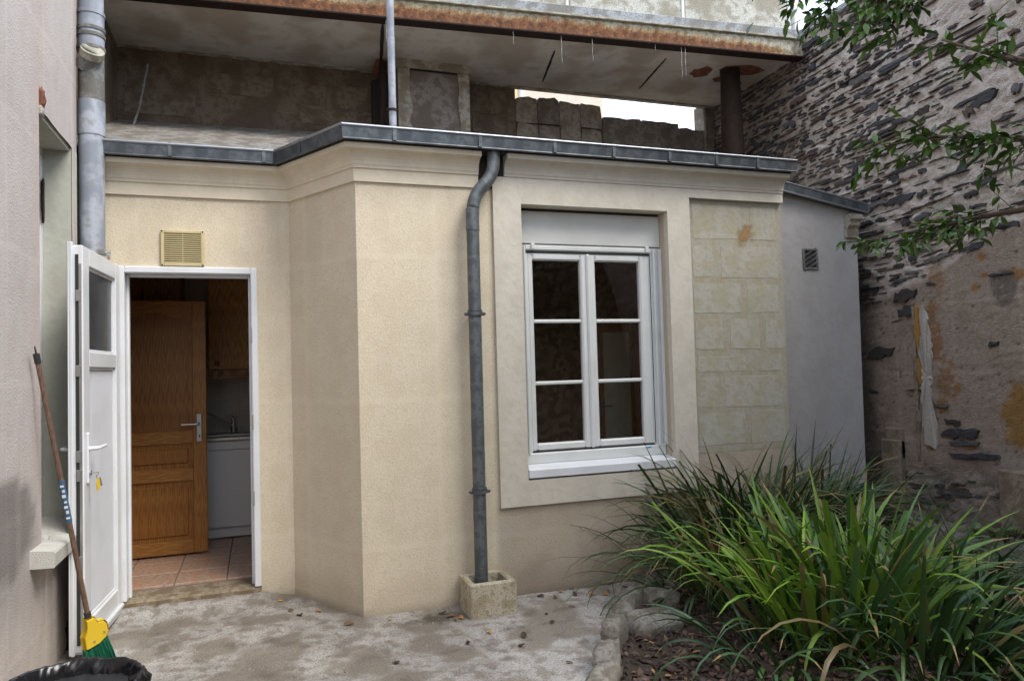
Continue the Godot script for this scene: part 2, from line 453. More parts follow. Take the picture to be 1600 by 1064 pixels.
# ------------------------------------------------------------------ the scene
func _ready() -> void:
	rng.seed = 11
	noise.seed = 5
	noise.frequency = 1.0
	noise.fractal_octaves = 3
	var cam := Camera3D.new()
	cam.name = "camera"
	add_child(cam)
	cam.position = Vector3(-0.5879, 1.4788, 4.5416)
	cam.rotation = Vector3(0.0381, -0.336, -0.0283)
	cam.fov = 49.85
	cam.near = 0.05
	cam.far = 200.0
	cam.current = true
	var sky_mat := ProceduralSkyMaterial.new()
	sky_mat.sky_top_color = Color(0.85, 0.91, 1.0)
	sky_mat.sky_horizon_color = Color(0.9, 0.93, 0.98)
	sky_mat.sky_curve = 0.15
	sky_mat.ground_bottom_color = Color(0.3, 0.28, 0.26)
	sky_mat.ground_horizon_color = Color(0.6, 0.6, 0.6)
	sky_mat.sky_energy_multiplier = 1.0
	var sky := Sky.new()
	sky.sky_material = sky_mat
	var env := Environment.new()
	env.background_mode = Environment.BG_SKY
	env.sky = sky
	env.tonemap_mode = Environment.TONE_MAPPER_LINEAR
	env.tonemap_exposure = 2.5
	env.sdfgi_enabled = true
	env.ssao_enabled = true
	env.ssil_enabled = true
	var we := WorldEnvironment.new()
	we.name = "environment"
	we.environment = env
	add_child(we)
	var sun := DirectionalLight3D.new()
	sun.name = "sun"
	sun.light_energy = 0.45
	sun.light_angular_distance = 28.0
	sun.light_color = Color(1.0, 0.985, 0.96)
	sun.shadow_enabled = true
	add_child(sun)
	sun.look_at_from_position(Vector3(2.8, 6.0, 3.8), Vector3.ZERO)

	materials()
	ground()
	extension()
	kitchen()
	eaves()
	left_house()
	balcony_and_back()
	stone_wall()
	lean_to()
	courtyard_rear()
	small_things()
	plants()
	tree()
	fallen_leaves()

# ------------------------------------------------------------------ ground
const BED := [Vector2(0.80, 1.62), Vector2(0.98, 1.3), Vector2(1.2, 0.98), Vector2(1.42, 0.68), Vector2(1.68, 0.42), Vector2(1.98, 0.2), Vector2(2.3, 0.02)]

func bed_side(x: float, z: float) -> float:   # positive inside the planting bed
	var d := 1e9
	var sgn := -1.0
	for i in BED.size() - 1:
		var a: Vector2 = BED[i]; var b: Vector2 = BED[i + 1]
		var p := Vector2(x, z)
		var q := Geometry2D.get_closest_point_to_segment(p, a, b)
		var e := p.distance_to(q)
		if e < d:
			d = e
			sgn = signf((b - a).cross(p - a))
	return d * sgn

func ground() -> void:
	var st := mb()
	box(st, Vector3(-60, -0.4, -60), Vector3(60, -0.3, 60))
	tag(obj("ground", st, M.earth, self), "", "", "", "structure")
	# cast concrete of the yard
	var pos := func(x: float, w: float) -> Vector3:
		var z := -w
		var y := 0.012 * n3(x, z, 0.0, 1.1) + 0.004 * n3(x, z, 2.0, 9.0)
		y += 0.05 * smoothstep(-0.35, -0.62, z) * smoothstep(-0.36, -0.6, x)
		y -= 0.02 * blob(x, z, -1.215, -0.52, 0.014, 0.3, 0.2)
		y -= 0.012 * (1.0 - smoothstep(0.004, 0.02, absf(x - 0.64 + 0.14 * z + 0.03 * n3(x, z, 9.0, 4.0)))) * smoothstep(0.3, 0.5, z)
		return Vector3(x, y, z)
	var col := func(x: float, w: float) -> Color:
		var z := -w
		var c := Color(0.36, 0.34, 0.32)
		var a := n3(x * 0.9, z * 1.6, 4.0, 1.5)
		c = c.lerp(Color(0.49, 0.465, 0.44), smoothstep(-0.1, 0.6, a) * 0.6)
		c = c.lerp(Color(0.19, 0.17, 0.15), smoothstep(0.05, 0.6, n3(x, z, 8.0, 3.2)) * 0.5)
		c = c.lerp(Color(0.55, 0.53, 0.5), smoothstep(0.25, 0.6, n3(x, z, 3.0, 6.0)) * 0.35)
		c = c.lerp(Color(0.5, 0.48, 0.455), 0.75 * smoothstep(0.62, 0.8, x + 0.14 * z + 0.07 * n3(x, z, 9.0, 4.0)))
		c = c.lerp(Color(0.2, 0.17, 0.145), smoothstep(0.1, 0.5, n3(x, z, 14.0, 5.0)) * 0.5)
		c = c.lerp(Color(0.52, 0.51, 0.5), 0.9 * blob(x, z, -1.4, 0.3, 0.3, 0.56, 0.16))
		c = c.lerp(Color(0.46, 0.45, 0.435), 0.6 * blob(x, z, -1.36, -0.48, 0.24, 0.2, 0.3))
		c = c.lerp(Color(0.1, 0.085, 0.065), 0.7 * blob(x, z, 0.45, 0.2, 0.17, 0.1, 0.7))
		return c
	tag(obj("courtyard_paving", sheet(steps(-2.0, 2.6, 0.03), paving_rows(), pos, col), M.concrete, self), "", "", "", "structure")
	# soil of the planting bed, banked up behind its stone edging
	var spos := func(x: float, w: float) -> Vector3:
		var z := -w
		var d := bed_side(x, z)
		var y := -0.06 + 0.13 * smoothstep(-0.04, 0.1, d) + 0.05 * smoothstep(0.1, 1.2, d)
		y += (0.02 * n3(x, z, 0.0, 4.0) + 0.016 * n3(x, z, 5.0, 17.0)) * smoothstep(-0.05, 0.05, d)
		return Vector3(x, y, z)
	var scol := func(x: float, w: float) -> Color:
		return Color(0.06, 0.043, 0.033).lerp(Color(0.11, 0.085, 0.06), 0.5 + 0.5 * n3(x, -w, 3.0, 5.0))
	var shole := func(x: float, w: float) -> bool: return bed_side(x, -w) < -0.12
	tag(obj("soil", sheet(steps(0.6, 4.7, 0.035), steps(-4.5, 0.6, 0.035), spos, scol, shole), M.soil, self), "", "", "", "structure")
	# bark and leaf litter on the soil
	var chip := mb()
	var pts := [Vector2(-0.5, -0.2), Vector2(0.1, -0.35), Vector2(0.55, -0.1), Vector2(0.4, 0.3), Vector2(-0.2, 0.35)]
	plate(chip, pts, 0.22, 0.3, Transform3D(Basis(Vector3.RIGHT, -PI / 2), Vector3.ZERO), 0.06)
	chip.generate_normals()
	var mm := MultiMesh.new()
	mm.transform_format = MultiMesh.TRANSFORM_3D
	mm.use_colors = true
	mm.mesh = chip.commit()
	mm.instance_count = 9000
	var tones := [Color(0.05, 0.03, 0.025), Color(0.09, 0.055, 0.045), Color(0.13, 0.08, 0.055), Color(0.07, 0.05, 0.045), Color(0.28, 0.17, 0.07), Color(0.2, 0.13, 0.09)]
	var n := 0
	while n < 9000:
		var x := rng.randf_range(0.85, 4.1); var z := rng.randf_range(-0.2, 3.2)
		if bed_side(x, z) < 0.07: continue
		var p: Vector3 = spos.call(x, -z)
		var s := rng.randf_range(0.015, 0.05) * (1.0 if n % 9 else 1.4)
		var b := Basis.from_euler(Vector3(rng.randfn(0, 0.5), rng.randf() * TAU, rng.randfn(0, 0.5))).scaled_local(Vector3(s, s * 0.8, s * rng.randf_range(0.5, 1.0)))
		mm.set_instance_transform(n, Transform3D(b, p + Vector3(0, 0.006, 0)))
		var tone: Color = tones[mini(rng.randi() % 7, 5)] if n % 4 == 0 else tones[rng.randi() % 4]
		mm.set_instance_color(n, tone * rng.randf_range(0.7, 1.3))
		n += 1
	var mi := MultiMeshInstance3D.new()
	mi.name = "bark_litter"
	mi.multimesh = mm
	mi.material_override = M.chips
	add_child(mi)
	tag(mi, "dark bark chips and leaf litter covering the soil of the planting bed", "bark litter", "", "stuff")
	# grit and crumbs of mortar on the yard
	var gm := MultiMesh.new()
	gm.transform_format = MultiMesh.TRANSFORM_3D
	gm.use_colors = true
	gm.mesh = mm.mesh
	gm.instance_count = 1500
	for i in 1500:
		var x := rng.randf_range(-1.5, 1.9); var z := rng.randf_range(-0.6, 1.9)
		if i % 3 == 0: z = -0.66 + absf(rng.randfn(0, 0.12)) if x < -0.35 else absf(rng.randfn(0, 0.1)) + (0.0 if x > 0 else -x * 1.8)
		if bed_side(x, z) > -0.05: x = -0.2; z = rng.randf_range(0.6, 1.9)
		var p: Vector3 = pos.call(x, -z)
		var sz := 0.002 + 0.007 * pow(rng.randf(), 3.0)
		gm.set_instance_transform(i, Transform3D(Basis.from_euler(Vector3(rng.randf(), rng.randf() * TAU, rng.randf())).scaled_local(Vector3(sz, sz, sz)), p + Vector3(0, sz * 0.2, 0)))
		gm.set_instance_color(i, [Color(0.6, 0.58, 0.54), Color(0.14, 0.11, 0.09), Color(0.3, 0.27, 0.24), Color(0.09, 0.07, 0.055)][rng.randi() % 4])
	var gi := MultiMeshInstance3D.new()
	gi.name = "grit"
	gi.multimesh = gm
	gi.material_override = M.chips
	add_child(gi)
	tag(gi, "fine pale and dark grit scattered over the yard concrete", "grit", "", "stuff")
	# rough stones that edge the bed
	var how := ["low grey edging stone nearest the camera, standing on edge", "long tilted edging stone with a mossy top", "pale flat edging stone with an orange stained edge", "broad pale edging stone beside the concrete", "short dark edging stone in mid row", "wedge shaped grey edging stone under hanging blades", "rounded grey edging stone near the house wall", "small edging stone touching the foot of the wall"]
	for i in 8:
		var t := (i + 0.5) / 8.0 * (BED.size() - 1)
		var k := mini(int(t), BED.size() - 2)
		var q: Vector2 = BED[k].lerp(BED[k + 1], t - k)
		var d: Vector2 = (BED[k + 1] - BED[k]).normalized()
		var e := mb()
		lump(e, Vector3(rng.randf_range(0.12, 0.15), rng.randf_range(0.09, 0.13), rng.randf_range(0.05, 0.075)), 0.3, 20 + i)
		var o := obj("edging_stone", e, M.edging, self)
		o.position = Vector3(q.x, 0.03, q.y)
		o.rotation = Vector3(rng.randfn(0, 0.12), atan2(-d.y, d.x) + rng.randfn(0, 0.1), rng.randfn(0, 0.12))
		tag(o, how[i], "edging stone", "stones edging the planting bed")
	for i in 3:
		var e := mb()
		lump(e, [Vector3(0.16, 0.07, 0.12), Vector3(0.12, 0.06, 0.1), Vector3(0.14, 0.05, 0.11)][i], 0.3, 40 + i)
		var o := obj("flat_stone", e, M.edging, self)
		o.position = [Vector3(1.42, 0.07, 1.0), Vector3(1.66, 0.08, 0.66), Vector3(1.98, 0.08, 0.42)][i]
		o.rotation.y = i * 1.3
		tag(o, ["flat pale stone lying in the bed behind the front edging", "mossy flat stone in the bed beside the middle edging stones", "grey flat stone in the bed under the blades by the house wall"][i], "stone", "flat stones lying in the bed")
	# paved ledge along the foot of the stone wall
	var ledge := thing("stone_ledge", "low worn kerb of grey stone slabs along foot of slate wall", "stone ledge", Vector3(4.0, 0, 0))
	var lz := [-0.45, 0.05, 0.62, 1.2, 2.0, 2.9, 3.8]
	for i in 6:
		var s := mb()
		bbox(s, Vector3(-0.36 + 0.05 * sin(i * 2.3), -0.1, lz[i] + 0.008), Vector3(0.62, 0.15 + 0.012 * sin(i * 1.7), lz[i + 1] - 0.008), 0.02, Transform3D(Basis(Vector3.UP, 0.02 * sin(i * 3.1)) * Basis(Vector3.RIGHT, 0.01 * cos(i * 2.0)), Vector3.ZERO))
		obj("slab", s, M.ledge, ledge)

func paving_rows() -> PackedFloat32Array:
	var v := PackedFloat32Array()
	for k in 16: v.append(-9.0 + k * 0.45)
	for k in 150: v.append(-2.2 + k * 0.022)
	return v

func lump(st: SurfaceTool, r: Vector3, rough: float, sd: int) -> void:
	var nu := 18; var nv := 10
	var pts := []
	for j in nv + 1:
		var th := PI * j / nv
		for i in nu:
			var ph := TAU * i / nu
			var d := Vector3(sin(th) * cos(ph), cos(th), sin(th) * sin(ph))
			var q := Vector3(signf(d.x) * pow(absf(d.x), 0.55), signf(d.y) * pow(absf(d.y), 0.55), signf(d.z) * pow(absf(d.z), 0.55))
			var k := 1.0 + rough * noise.get_noise_3d(d.x * 1.4 + sd * 7.0, d.y * 1.4, d.z * 1.4) + rough * 0.4 * noise.get_noise_3d(d.x * 4.0 + sd * 3.0, d.y * 4.0, d.z * 4.0)
			pts.append(q * r * k)
	st.set_smooth_group(2)
	for j in nv:
		for i in nu:
			var i2 := (i + 1) % nu
			quad(st, pts[j * nu + i], pts[j * nu + i2], pts[(j + 1) * nu + i2], pts[(j + 1) * nu + i])

# ------------------------------------------------------------------ the cream extension
var house: Node3D

func cream(x: float, y: float, s := 0.0) -> Color:
	var c := Color(0.75, 0.66, 0.51)
	c = c.lerp(Color(0.725, 0.635, 0.49), 0.5 + 0.5 * n3(x, y, s, 1.3))
	c = c.lerp(Color(0.58, 0.5, 0.4), 0.3 * smoothstep(0.25, 0.6, n3(x * 5.0, y * 0.45, s + 2.0, 1.5)) * smoothstep(1.6, 2.6, y))
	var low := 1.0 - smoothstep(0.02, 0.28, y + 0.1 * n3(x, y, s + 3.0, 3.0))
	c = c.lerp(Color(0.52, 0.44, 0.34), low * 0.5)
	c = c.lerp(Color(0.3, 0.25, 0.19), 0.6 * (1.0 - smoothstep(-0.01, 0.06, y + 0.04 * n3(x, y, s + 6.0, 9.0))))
	return c

func extension() -> void:
	house = thing("house_extension", "cream rendered single storey house extension with open doorway and white window", "house")
	var under := func(x: float, y: float) -> Color:   # drabber, dirtier render under the window and beside it
		var c := cream(x, y)
		var k := smoothstep(0.86, 0.9, x)
		var d := Color(0.54, 0.46, 0.365).lerp(Color(0.48, 0.405, 0.32), 0.5 + 0.5 * n3(x, y, 2.0, 2.2))
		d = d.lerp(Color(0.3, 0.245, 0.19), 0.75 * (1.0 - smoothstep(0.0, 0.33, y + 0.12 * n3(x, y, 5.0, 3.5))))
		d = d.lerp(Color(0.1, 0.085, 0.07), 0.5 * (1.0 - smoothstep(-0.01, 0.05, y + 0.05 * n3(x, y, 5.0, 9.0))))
		c = c.lerp(Color(0.6, 0.59, 0.55), blob(x, y, 0.893, 0.33, 0.016, 0.2, 0.9))
		return c.lerp(d, k)
	# main front, z = 0
	var hole := func(x: float, y: float) -> bool:
		return (x > 0.885 and x < 2.375 and y > 0.58 and y < 2.74) or (x > 2.375 and x < 3.2 and y > 0.83 and y < 2.675)
	var front := sheet(steps(0.0, 3.2, 0.06, [0.885, 2.375]), steps(-0.12, 2.8, 0.06, [0.58, 0.83, 2.675, 2.74]), func(x: float, y: float) -> Vector3: return Vector3(x, y, 0.005 * n3(x, y, 0.0, 1.6) * smoothstep(0.0, 0.2, x)), under, hole)
	var back := mb()
	box(back, Vector3(0.02, -0.12, -0.26), Vector3(1.09, 2.93, -0.03))
	box(back, Vector3(2.185, -0.12, -0.26), Vector3(3.2, 2.93, -0.03))
	box(back, Vector3(1.09, -0.12, -0.26), Vector3(2.185, 0.745, -0.03))
	box(back, Vector3(1.09, 2.58, -0.26), Vector3(2.185, 2.93, -0.03))
	box(back, Vector3(2.95, -0.12, -2.8), Vector3(3.2, 2.93, -0.26))
	both("front_wall", front, M.roughcast, back, M.masonry, house)
	# canted wall between the corner and the doorway wall
	var A := Vector2(0, 0); var B := Vector2(-0.367, -0.66)
	var L := A.distance_to(B)
	var cant := sheet(steps(0.0, L, 0.06), steps(-0.12, 2.8, 0.06), func(u: float, y: float) -> Vector3:
		var q: Vector2 = B.lerp(A, u / L)
		return Vector3(q.x, y, q.y) + Vector3(-0.874, 0, 0.486) * 0.005 * n3(u, y, 4.0, 1.6) * smoothstep(0.0, 0.12, u) * smoothstep(0.0, 0.12, L - u), func(u: float, y: float) -> Color: return cream(u, y, 20.0))
	back = mb()
	plan(back, [Vector2(0.02, -0.03), Vector2(0.02, -0.26), Vector2(-0.33, -0.9), Vector2(-0.36, -0.69)], -0.12, 2.93)
	both("canted_wall", cant, M.roughcast, back, M.masonry, house)
	# doorway wall, z = -0.66
	var dhole := func(x: float, y: float) -> bool: return x > -1.42 and x < -0.58 and y < 2.2
	var dw := sheet(steps(-1.62, -0.367, 0.06, [-1.42, -0.58]), steps(-0.12, 2.8, 0.06, [2.2]), func(x: float, y: float) -> Vector3: return Vector3(x, y, -0.66 + 0.004 * n3(x, y, 9.0, 1.6) * smoothstep(0.367, 0.5, -x)), func(x: float, y: float) -> Color: return cream(x, y, 33.0), dhole)
	back = mb()
	box(back, Vector3(-1.8, -0.12, -0.88), Vector3(-1.42, 2.93, -0.69))
	box(back, Vector3(-0.58, -0.12, -0.88), Vector3(-0.345, 2.93, -0.69))
	box(back, Vector3(-1.42, 2.2, -0.88), Vector3(-0.58, 2.93, -0.69))
	both("doorway_wall", dw, M.roughcast, back, M.masonry, house)
	# threshold
	var st := mb()
	bbox(st, Vector3(-1.42, -0.1, -0.9), Vector3(-0.58, 0.085, -0.645), 0.012)
	obj("threshold", st, M.threshold, house)
	# hairline cracks in the render under the window and in the frieze
	for c in [[Vector3(1.44, 0.4, 0.0045), Vector3(1.62, 0.33, 0.0045), 7], [Vector3(1.62, 0.33, 0.0045), Vector3(1.86, 0.13, 0.0045), 9]]:
		st = mb()
		var line := []
		for k in c[2] + 1: line.append(c[0].lerp(c[1], float(k) / c[2]) + Vector3(rng.randfn(0, 0.008), rng.randfn(0, 0.008), 0))
		tube(st, line, 0.0014, 4, false)
		obj("hairline_crack", st, M.dirt_gap, house)
	# smooth window surround
	st = mb()
	box(st, Vector3(0.885, 0.58, -0.16), Vector3(1.08, 2.74, 0.022))
	box(st, Vector3(2.19, 0.58, -0.16), Vector3(2.375, 2.74, 0.022))
	box(st, Vector3(1.08, 2.567, -0.16), Vector3(2.19, 2.74, 0.022))
	box(st, Vector3(1.08, 0.58, -0.16), Vector3(2.19, 0.745, 0.022))
	box(st, Vector3(2.375, 2.675, -0.1), Vector3(3.2, 2.74, 0.022))
	obj("window_surround", st, M.surround, house)
	# panel of pale dressed stone at the right hand end
	st = mb()
	box(st, Vector3(2.375, 0.83, -0.06), Vector3(3.202, 2.675, -0.014))
	var panel := obj("stone_panel", st, M.tuff_joint, house)
	var ys := [0.86, 1.13, 1.39, 1.55, 1.82, 2.08, 2.36, 2.672]
	for r in ys.size() - 1:
		var x := 2.378
		var cuts: Array = [[0.46, 0.81], [0.24, 0.81], [0.5, 0.81], [0.3, 0.62]][r % 4]
		for c in 3:
			var x1: float = [2.378 + cuts[0], 2.378 + cuts[1], 3.204][c]
			if x1 - x < 0.05: continue
			var s := mb()
			var w := x1 - x; var h: float = ys[r + 1] - ys[r]
			var o := []
			var m := rng.randf_range(0.012, 0.03)
			for p in [[0, 0], [0.35, 0], [0.7, 0], [1, 0], [1, 0.5], [1, 1], [0.6, 1], [0.3, 1], [0, 1], [0, 0.5]]:
				o.append(Vector2(x + m + (w - 2 * m) * p[0] + rng.randfn(0, 0.003), ys[r] + m * 0.8 + (h - 1.6 * m) * p[1] + rng.randfn(0, 0.003)))
			if c == 2:
				for k in [3, 4, 5]: o[k].x = 3.2
			plate(s, o, 0.0016, 0.06, Transform3D(Basis(), Vector3(0, 0, -0.014)), 0.0006)
			obj("stone_block", s, M.tuff_pale if rng.randf() < 0.45 else M.tuff, panel)
			x = x1
	var spot := sheet(steps(2.76, 2.98, 0.012), steps(2.33, 2.54, 0.012), func(x: float, y: float) -> Vector3: return Vector3(x, y, -0.0112), func(x: float, y: float) -> Color:
		var k := 1.0 - smoothstep(0.0, 1.15, Vector2((x - 2.87 - 0.25 * (y - 2.43)) / 0.085, (y - 2.43) / 0.095).length() + 0.6 * n3(x, y, 3.0, 20.0))
		return Color(0.42, 0.25, 0.1, k * 0.85))
	put("rust_stain", spot.commit(), M.stain, panel)
	window()
	door()
	# roof over all of it
	st = mb()
	flat(st)
	var zb := -2.8
	var P := [Vector3(-1.8, 2.945, -0.6), Vector3(-0.40, 2.945, -0.6), Vector3(-0.03, 2.945, 0.06), Vector3(3.22, 2.945, 0.06)]
	var T := [Vector3(-1.8, 3.83, zb), Vector3(-0.4, 3.85, zb), Vector3(-0.03, 3.86, zb), Vector3(3.22, 3.86, zb)]
	for i in 3:
		quad(st, P[i], P[i + 1], T[i + 1], T[i])
		quad(st, T[i] - Vector3(0, 0.06, 0), T[i + 1] - Vector3(0, 0.06, 0), P[i + 1] - Vector3(0, 0.06, 0), P[i] - Vector3(0, 0.06, 0))
	quad(st, P[3] - Vector3(0, 0.06, 0), T[3] - Vector3(0, 0.9, 0), T[3], P[3])
	obj("roof", st, M.roof, house)
	st = mb()
	plan(st, [Vector2(-1.8, -0.89), Vector2(-0.34, -0.89), Vector2(0.02, -0.27), Vector2(2.95, -0.27), Vector2(2.95, -2.8), Vector2(-1.8, -2.8)], 2.5, 2.6)
	obj("ceiling", st, M.inside_wall, house)
	# rooms behind the openings
	st = mb()
	box(st, Vector3(-2.0, -0.1, -3.0), Vector3(3.2, 2.9, -2.8))
	box(st, Vector3(-2.0, -0.1, -2.8), Vector3(-1.8, 2.9, -0.88))
	box(st, Vector3(0.45, 0.0, -2.8), Vector3(0.55, 2.5, -0.28))
	obj("inner_wall", st, M.inside_wall, house)
	st = mb()
	box(st, Vector3(-1.8, -0.2, -2.8), Vector3(0.45, 0.088, -0.9))
	box(st, Vector3(0.55, -0.2, -2.8), Vector3(2.95, 0.088, -0.27))
	var floor_ := obj("kitchen_floor", st, M.floor_grout, house)
	var fx := -1.79
	var row := 0
	while fx < 0.2:
		var fz := -0.905
		while fz > -2.75:
			var s := mb()
			var z1 := maxf(fz - 0.325, -2.79)
			bbox(s, Vector3(fx, 0.08, z1 + 0.003), Vector3(minf(fx + 0.323, 0.44), 0.1 + rng.randf_range(-0.0008, 0.0008), fz - 0.003), 0.003)
			obj("floor_tile", s, M.floor_tile if rng.randf() < 0.5 else M.floor_tile_b, floor_)
			fz -= 0.33
		fx += 0.33
	# far side of the room behind the window
	st = mb()
	box(st, Vector3(0.55, 0.088, -1.9), Vector3(2.95, 2.5, -1.8))
	obj("inner_partition", st, M.inside_brown, house)
	st = mb()
	for b in [[2.44, 2.53], [2.82, 2.94]]: bbox(st, Vector3(b[0], 0.09, -1.8), Vector3(b[1], 1.95, -1.755), 0.006)
	bbox(st, Vector3(2.53, 1.8, -1.8), Vector3(2.82, 1.95, -1.755), 0.006)
	obj("inner_door_frame", st, M.cupboard, house)
	st = mb()
	bbox(st, Vector3(2.53, 0.1, -1.8), Vector3(2.82, 1.8, -1.768), 0.004)
	var pd := obj("pale_inner_door", st, M.pale_door, house)
	st = mb()
	bbox(st, Vector3(2.47, 1.0, -1.757), Vector3(2.5, 1.16, -1.75), 0.003)
	tube(st, arc_path([Vector3(2.485, 1.1, -1.75), Vector3(2.485, 1.1, -1.7), Vector3(2.58, 1.1, -1.7)], 0.015), 0.008, 8)
	obj("handle", st, M.alu, pd)

func frame(st: SurfaceTool, x0: float, y0: float, x1: float, y1: float, w: float, z0: float, z1: float, b := 0.006) -> void:
	bbox(st, Vector3(x0, y0, z0), Vector3(x0 + w, y1, z1), b)
	bbox(st, Vector3(x1 - w, y0, z0), Vector3(x1, y1, z1), b)
	bbox(st, Vector3(x0 + w, y0, z0), Vector3(x1 - w, y0 + w, z1), b)
	bbox(st, Vector3(x0 + w, y1 - w, z0), Vector3(x1 - w, y1, z1), b)

func window() -> void:
	var w := Node3D.new()
	w.name = "window"
	house.add_child(w)
	var st := mb()
	# outer frame with shutter guides
	bbox(st, Vector3(1.082, 0.8, -0.15), Vector3(1.165, 2.32, -0.1), 0.006)
	bbox(st, Vector3(2.095, 0.8, -0.15), Vector3(2.188, 2.32, -0.1), 0.006)
	bbox(st, Vector3(1.165, 2.245, -0.15), Vector3(2.095, 2.32, -0.1), 0.006)
	bbox(st, Vector3(1.082, 0.83, -0.16), Vector3(2.188, 0.905, -0.09), 0.008)
	bbox(st, Vector3(2.12, 0.9, -0.1), Vector3(2.135, 2.31, -0.075), 0.003)
	bbox(st, Vector3(2.165, 0.9, -0.1), Vector3(2.186, 2.31, -0.07), 0.003)
	bbox(st, Vector3(1.084, 0.9, -0.1), Vector3(1.1, 2.31, -0.07), 0.003)
	bbox(st, Vector3(1.128, 0.9, -0.1), Vector3(1.14, 2.31, -0.08), 0.003)
	obj("outer_frame", st, M.window_white, w)
	st = mb()
	box(st, Vector3(1.15, 2.262, -0.104), Vector3(2.105, 2.276, -0.096))
	box(st, Vector3(2.1, 0.92, -0.104), Vector3(2.106, 2.27, -0.0985))
	box(st, Vector3(1.15, 0.906, -0.12), Vector3(2.1, 0.912, -0.1))
	box(st, Vector3(1.1, 2.548, -0.125), Vector3(2.18, 2.566, -0.1))
	obj("gap", st, M.gasket, w)
	st = mb()
	bbox(st, Vector3(1.084, 2.325, -0.16), Vector3(2.186, 2.548, -0.09), 0.004)
	obj("shutter_box", st, M.shutter_box, w)
	st = mb()
	bbox(st, Vector3(1.14, 2.278, -0.13), Vector3(2.11, 2.316, -0.085), 0.008)
	for x in [1.18, 2.06]: bbox(st, Vector3(x, 2.28, -0.09), Vector3(x + 0.03, 2.325, -0.07), 0.006)
	obj("shutter_slat", st, M.window_white, w)
	# two casements of three panes each
	for c in [[1.155, 1.6], [1.615, 2.095]]:
		var x0: float = c[0]; var x1: float = c[1]
		var wl := 0.042 if c == [1.155, 1.6] else 0.052
		var wr := 0.047 if c == [1.155, 1.6] else 0.078
		var s := mb()
		bbox(s, Vector3(x0, 0.915, -0.15), Vector3(x0 + wl, 2.262, -0.098), 0.01)
		bbox(s, Vector3(x1 - wr, 0.915, -0.15), Vector3(x1, 2.262, -0.098), 0.01)
		bbox(s, Vector3(x0 + wl, 0.915, -0.15), Vector3(x1 - wr, 0.966, -0.099), 0.01)
		bbox(s, Vector3(x0 + wl, 2.214, -0.15), Vector3(x1 - wr, 2.262, -0.099), 0.01)
		var sash := obj("casement", s, M.window_white, w)
		var ym := [0.966, 1.36, 1.385, 1.782, 1.807, 2.214]
		for k in 2:
			s = mb()
			bbox(s, Vector3(x0 + wl, ym[k * 2 + 1], -0.14), Vector3(x1 - wr, ym[k * 2 + 2], -0.106), 0.006)
			obj("glazing_bar", s, M.window_white, sash)
		for k in 3:
			s = mb()
			box(s, Vector3(x0 + wl, ym[k * 2], -0.126), Vector3(x1 - wr, ym[k * 2 + 1], -0.122))
			obj("pane", s, M.glass, sash)
	var s := mb()
	bbox(s, Vector3(1.592, 0.915, -0.11), Vector3(1.624, 2.262, -0.082), 0.01)
	obj("mullion", s, M.window_white, w)
	s = mb()
	prism(s, [Vector2(-0.16, 0.83), Vector2(-0.088, 0.832), Vector2(0.022, 0.814), Vector2(0.028, 0.808), Vector2(0.028, 0.758), Vector2(-0.16, 0.747)], -2.186, -1.084, ACROSS)
	obj("sill", s, M.white, w)
	s = mb()
	prism(s, [Vector2(2.015, 0.895), Vector2(2.055, 0.899), Vector2(2.068, 0.893), Vector2(2.04, 0.884), Vector2(2.012, 0.886)], -0.0895, -0.0885)
	obj("blue_mark", s, M.blue_tag, w)

const ACROSS := Transform3D(Vector3(0, 0, 1), Vector3(0, 1, 0), Vector3(-1, 0, 0), Vector3.ZERO)   # a profile in (z, y), extruded along -x

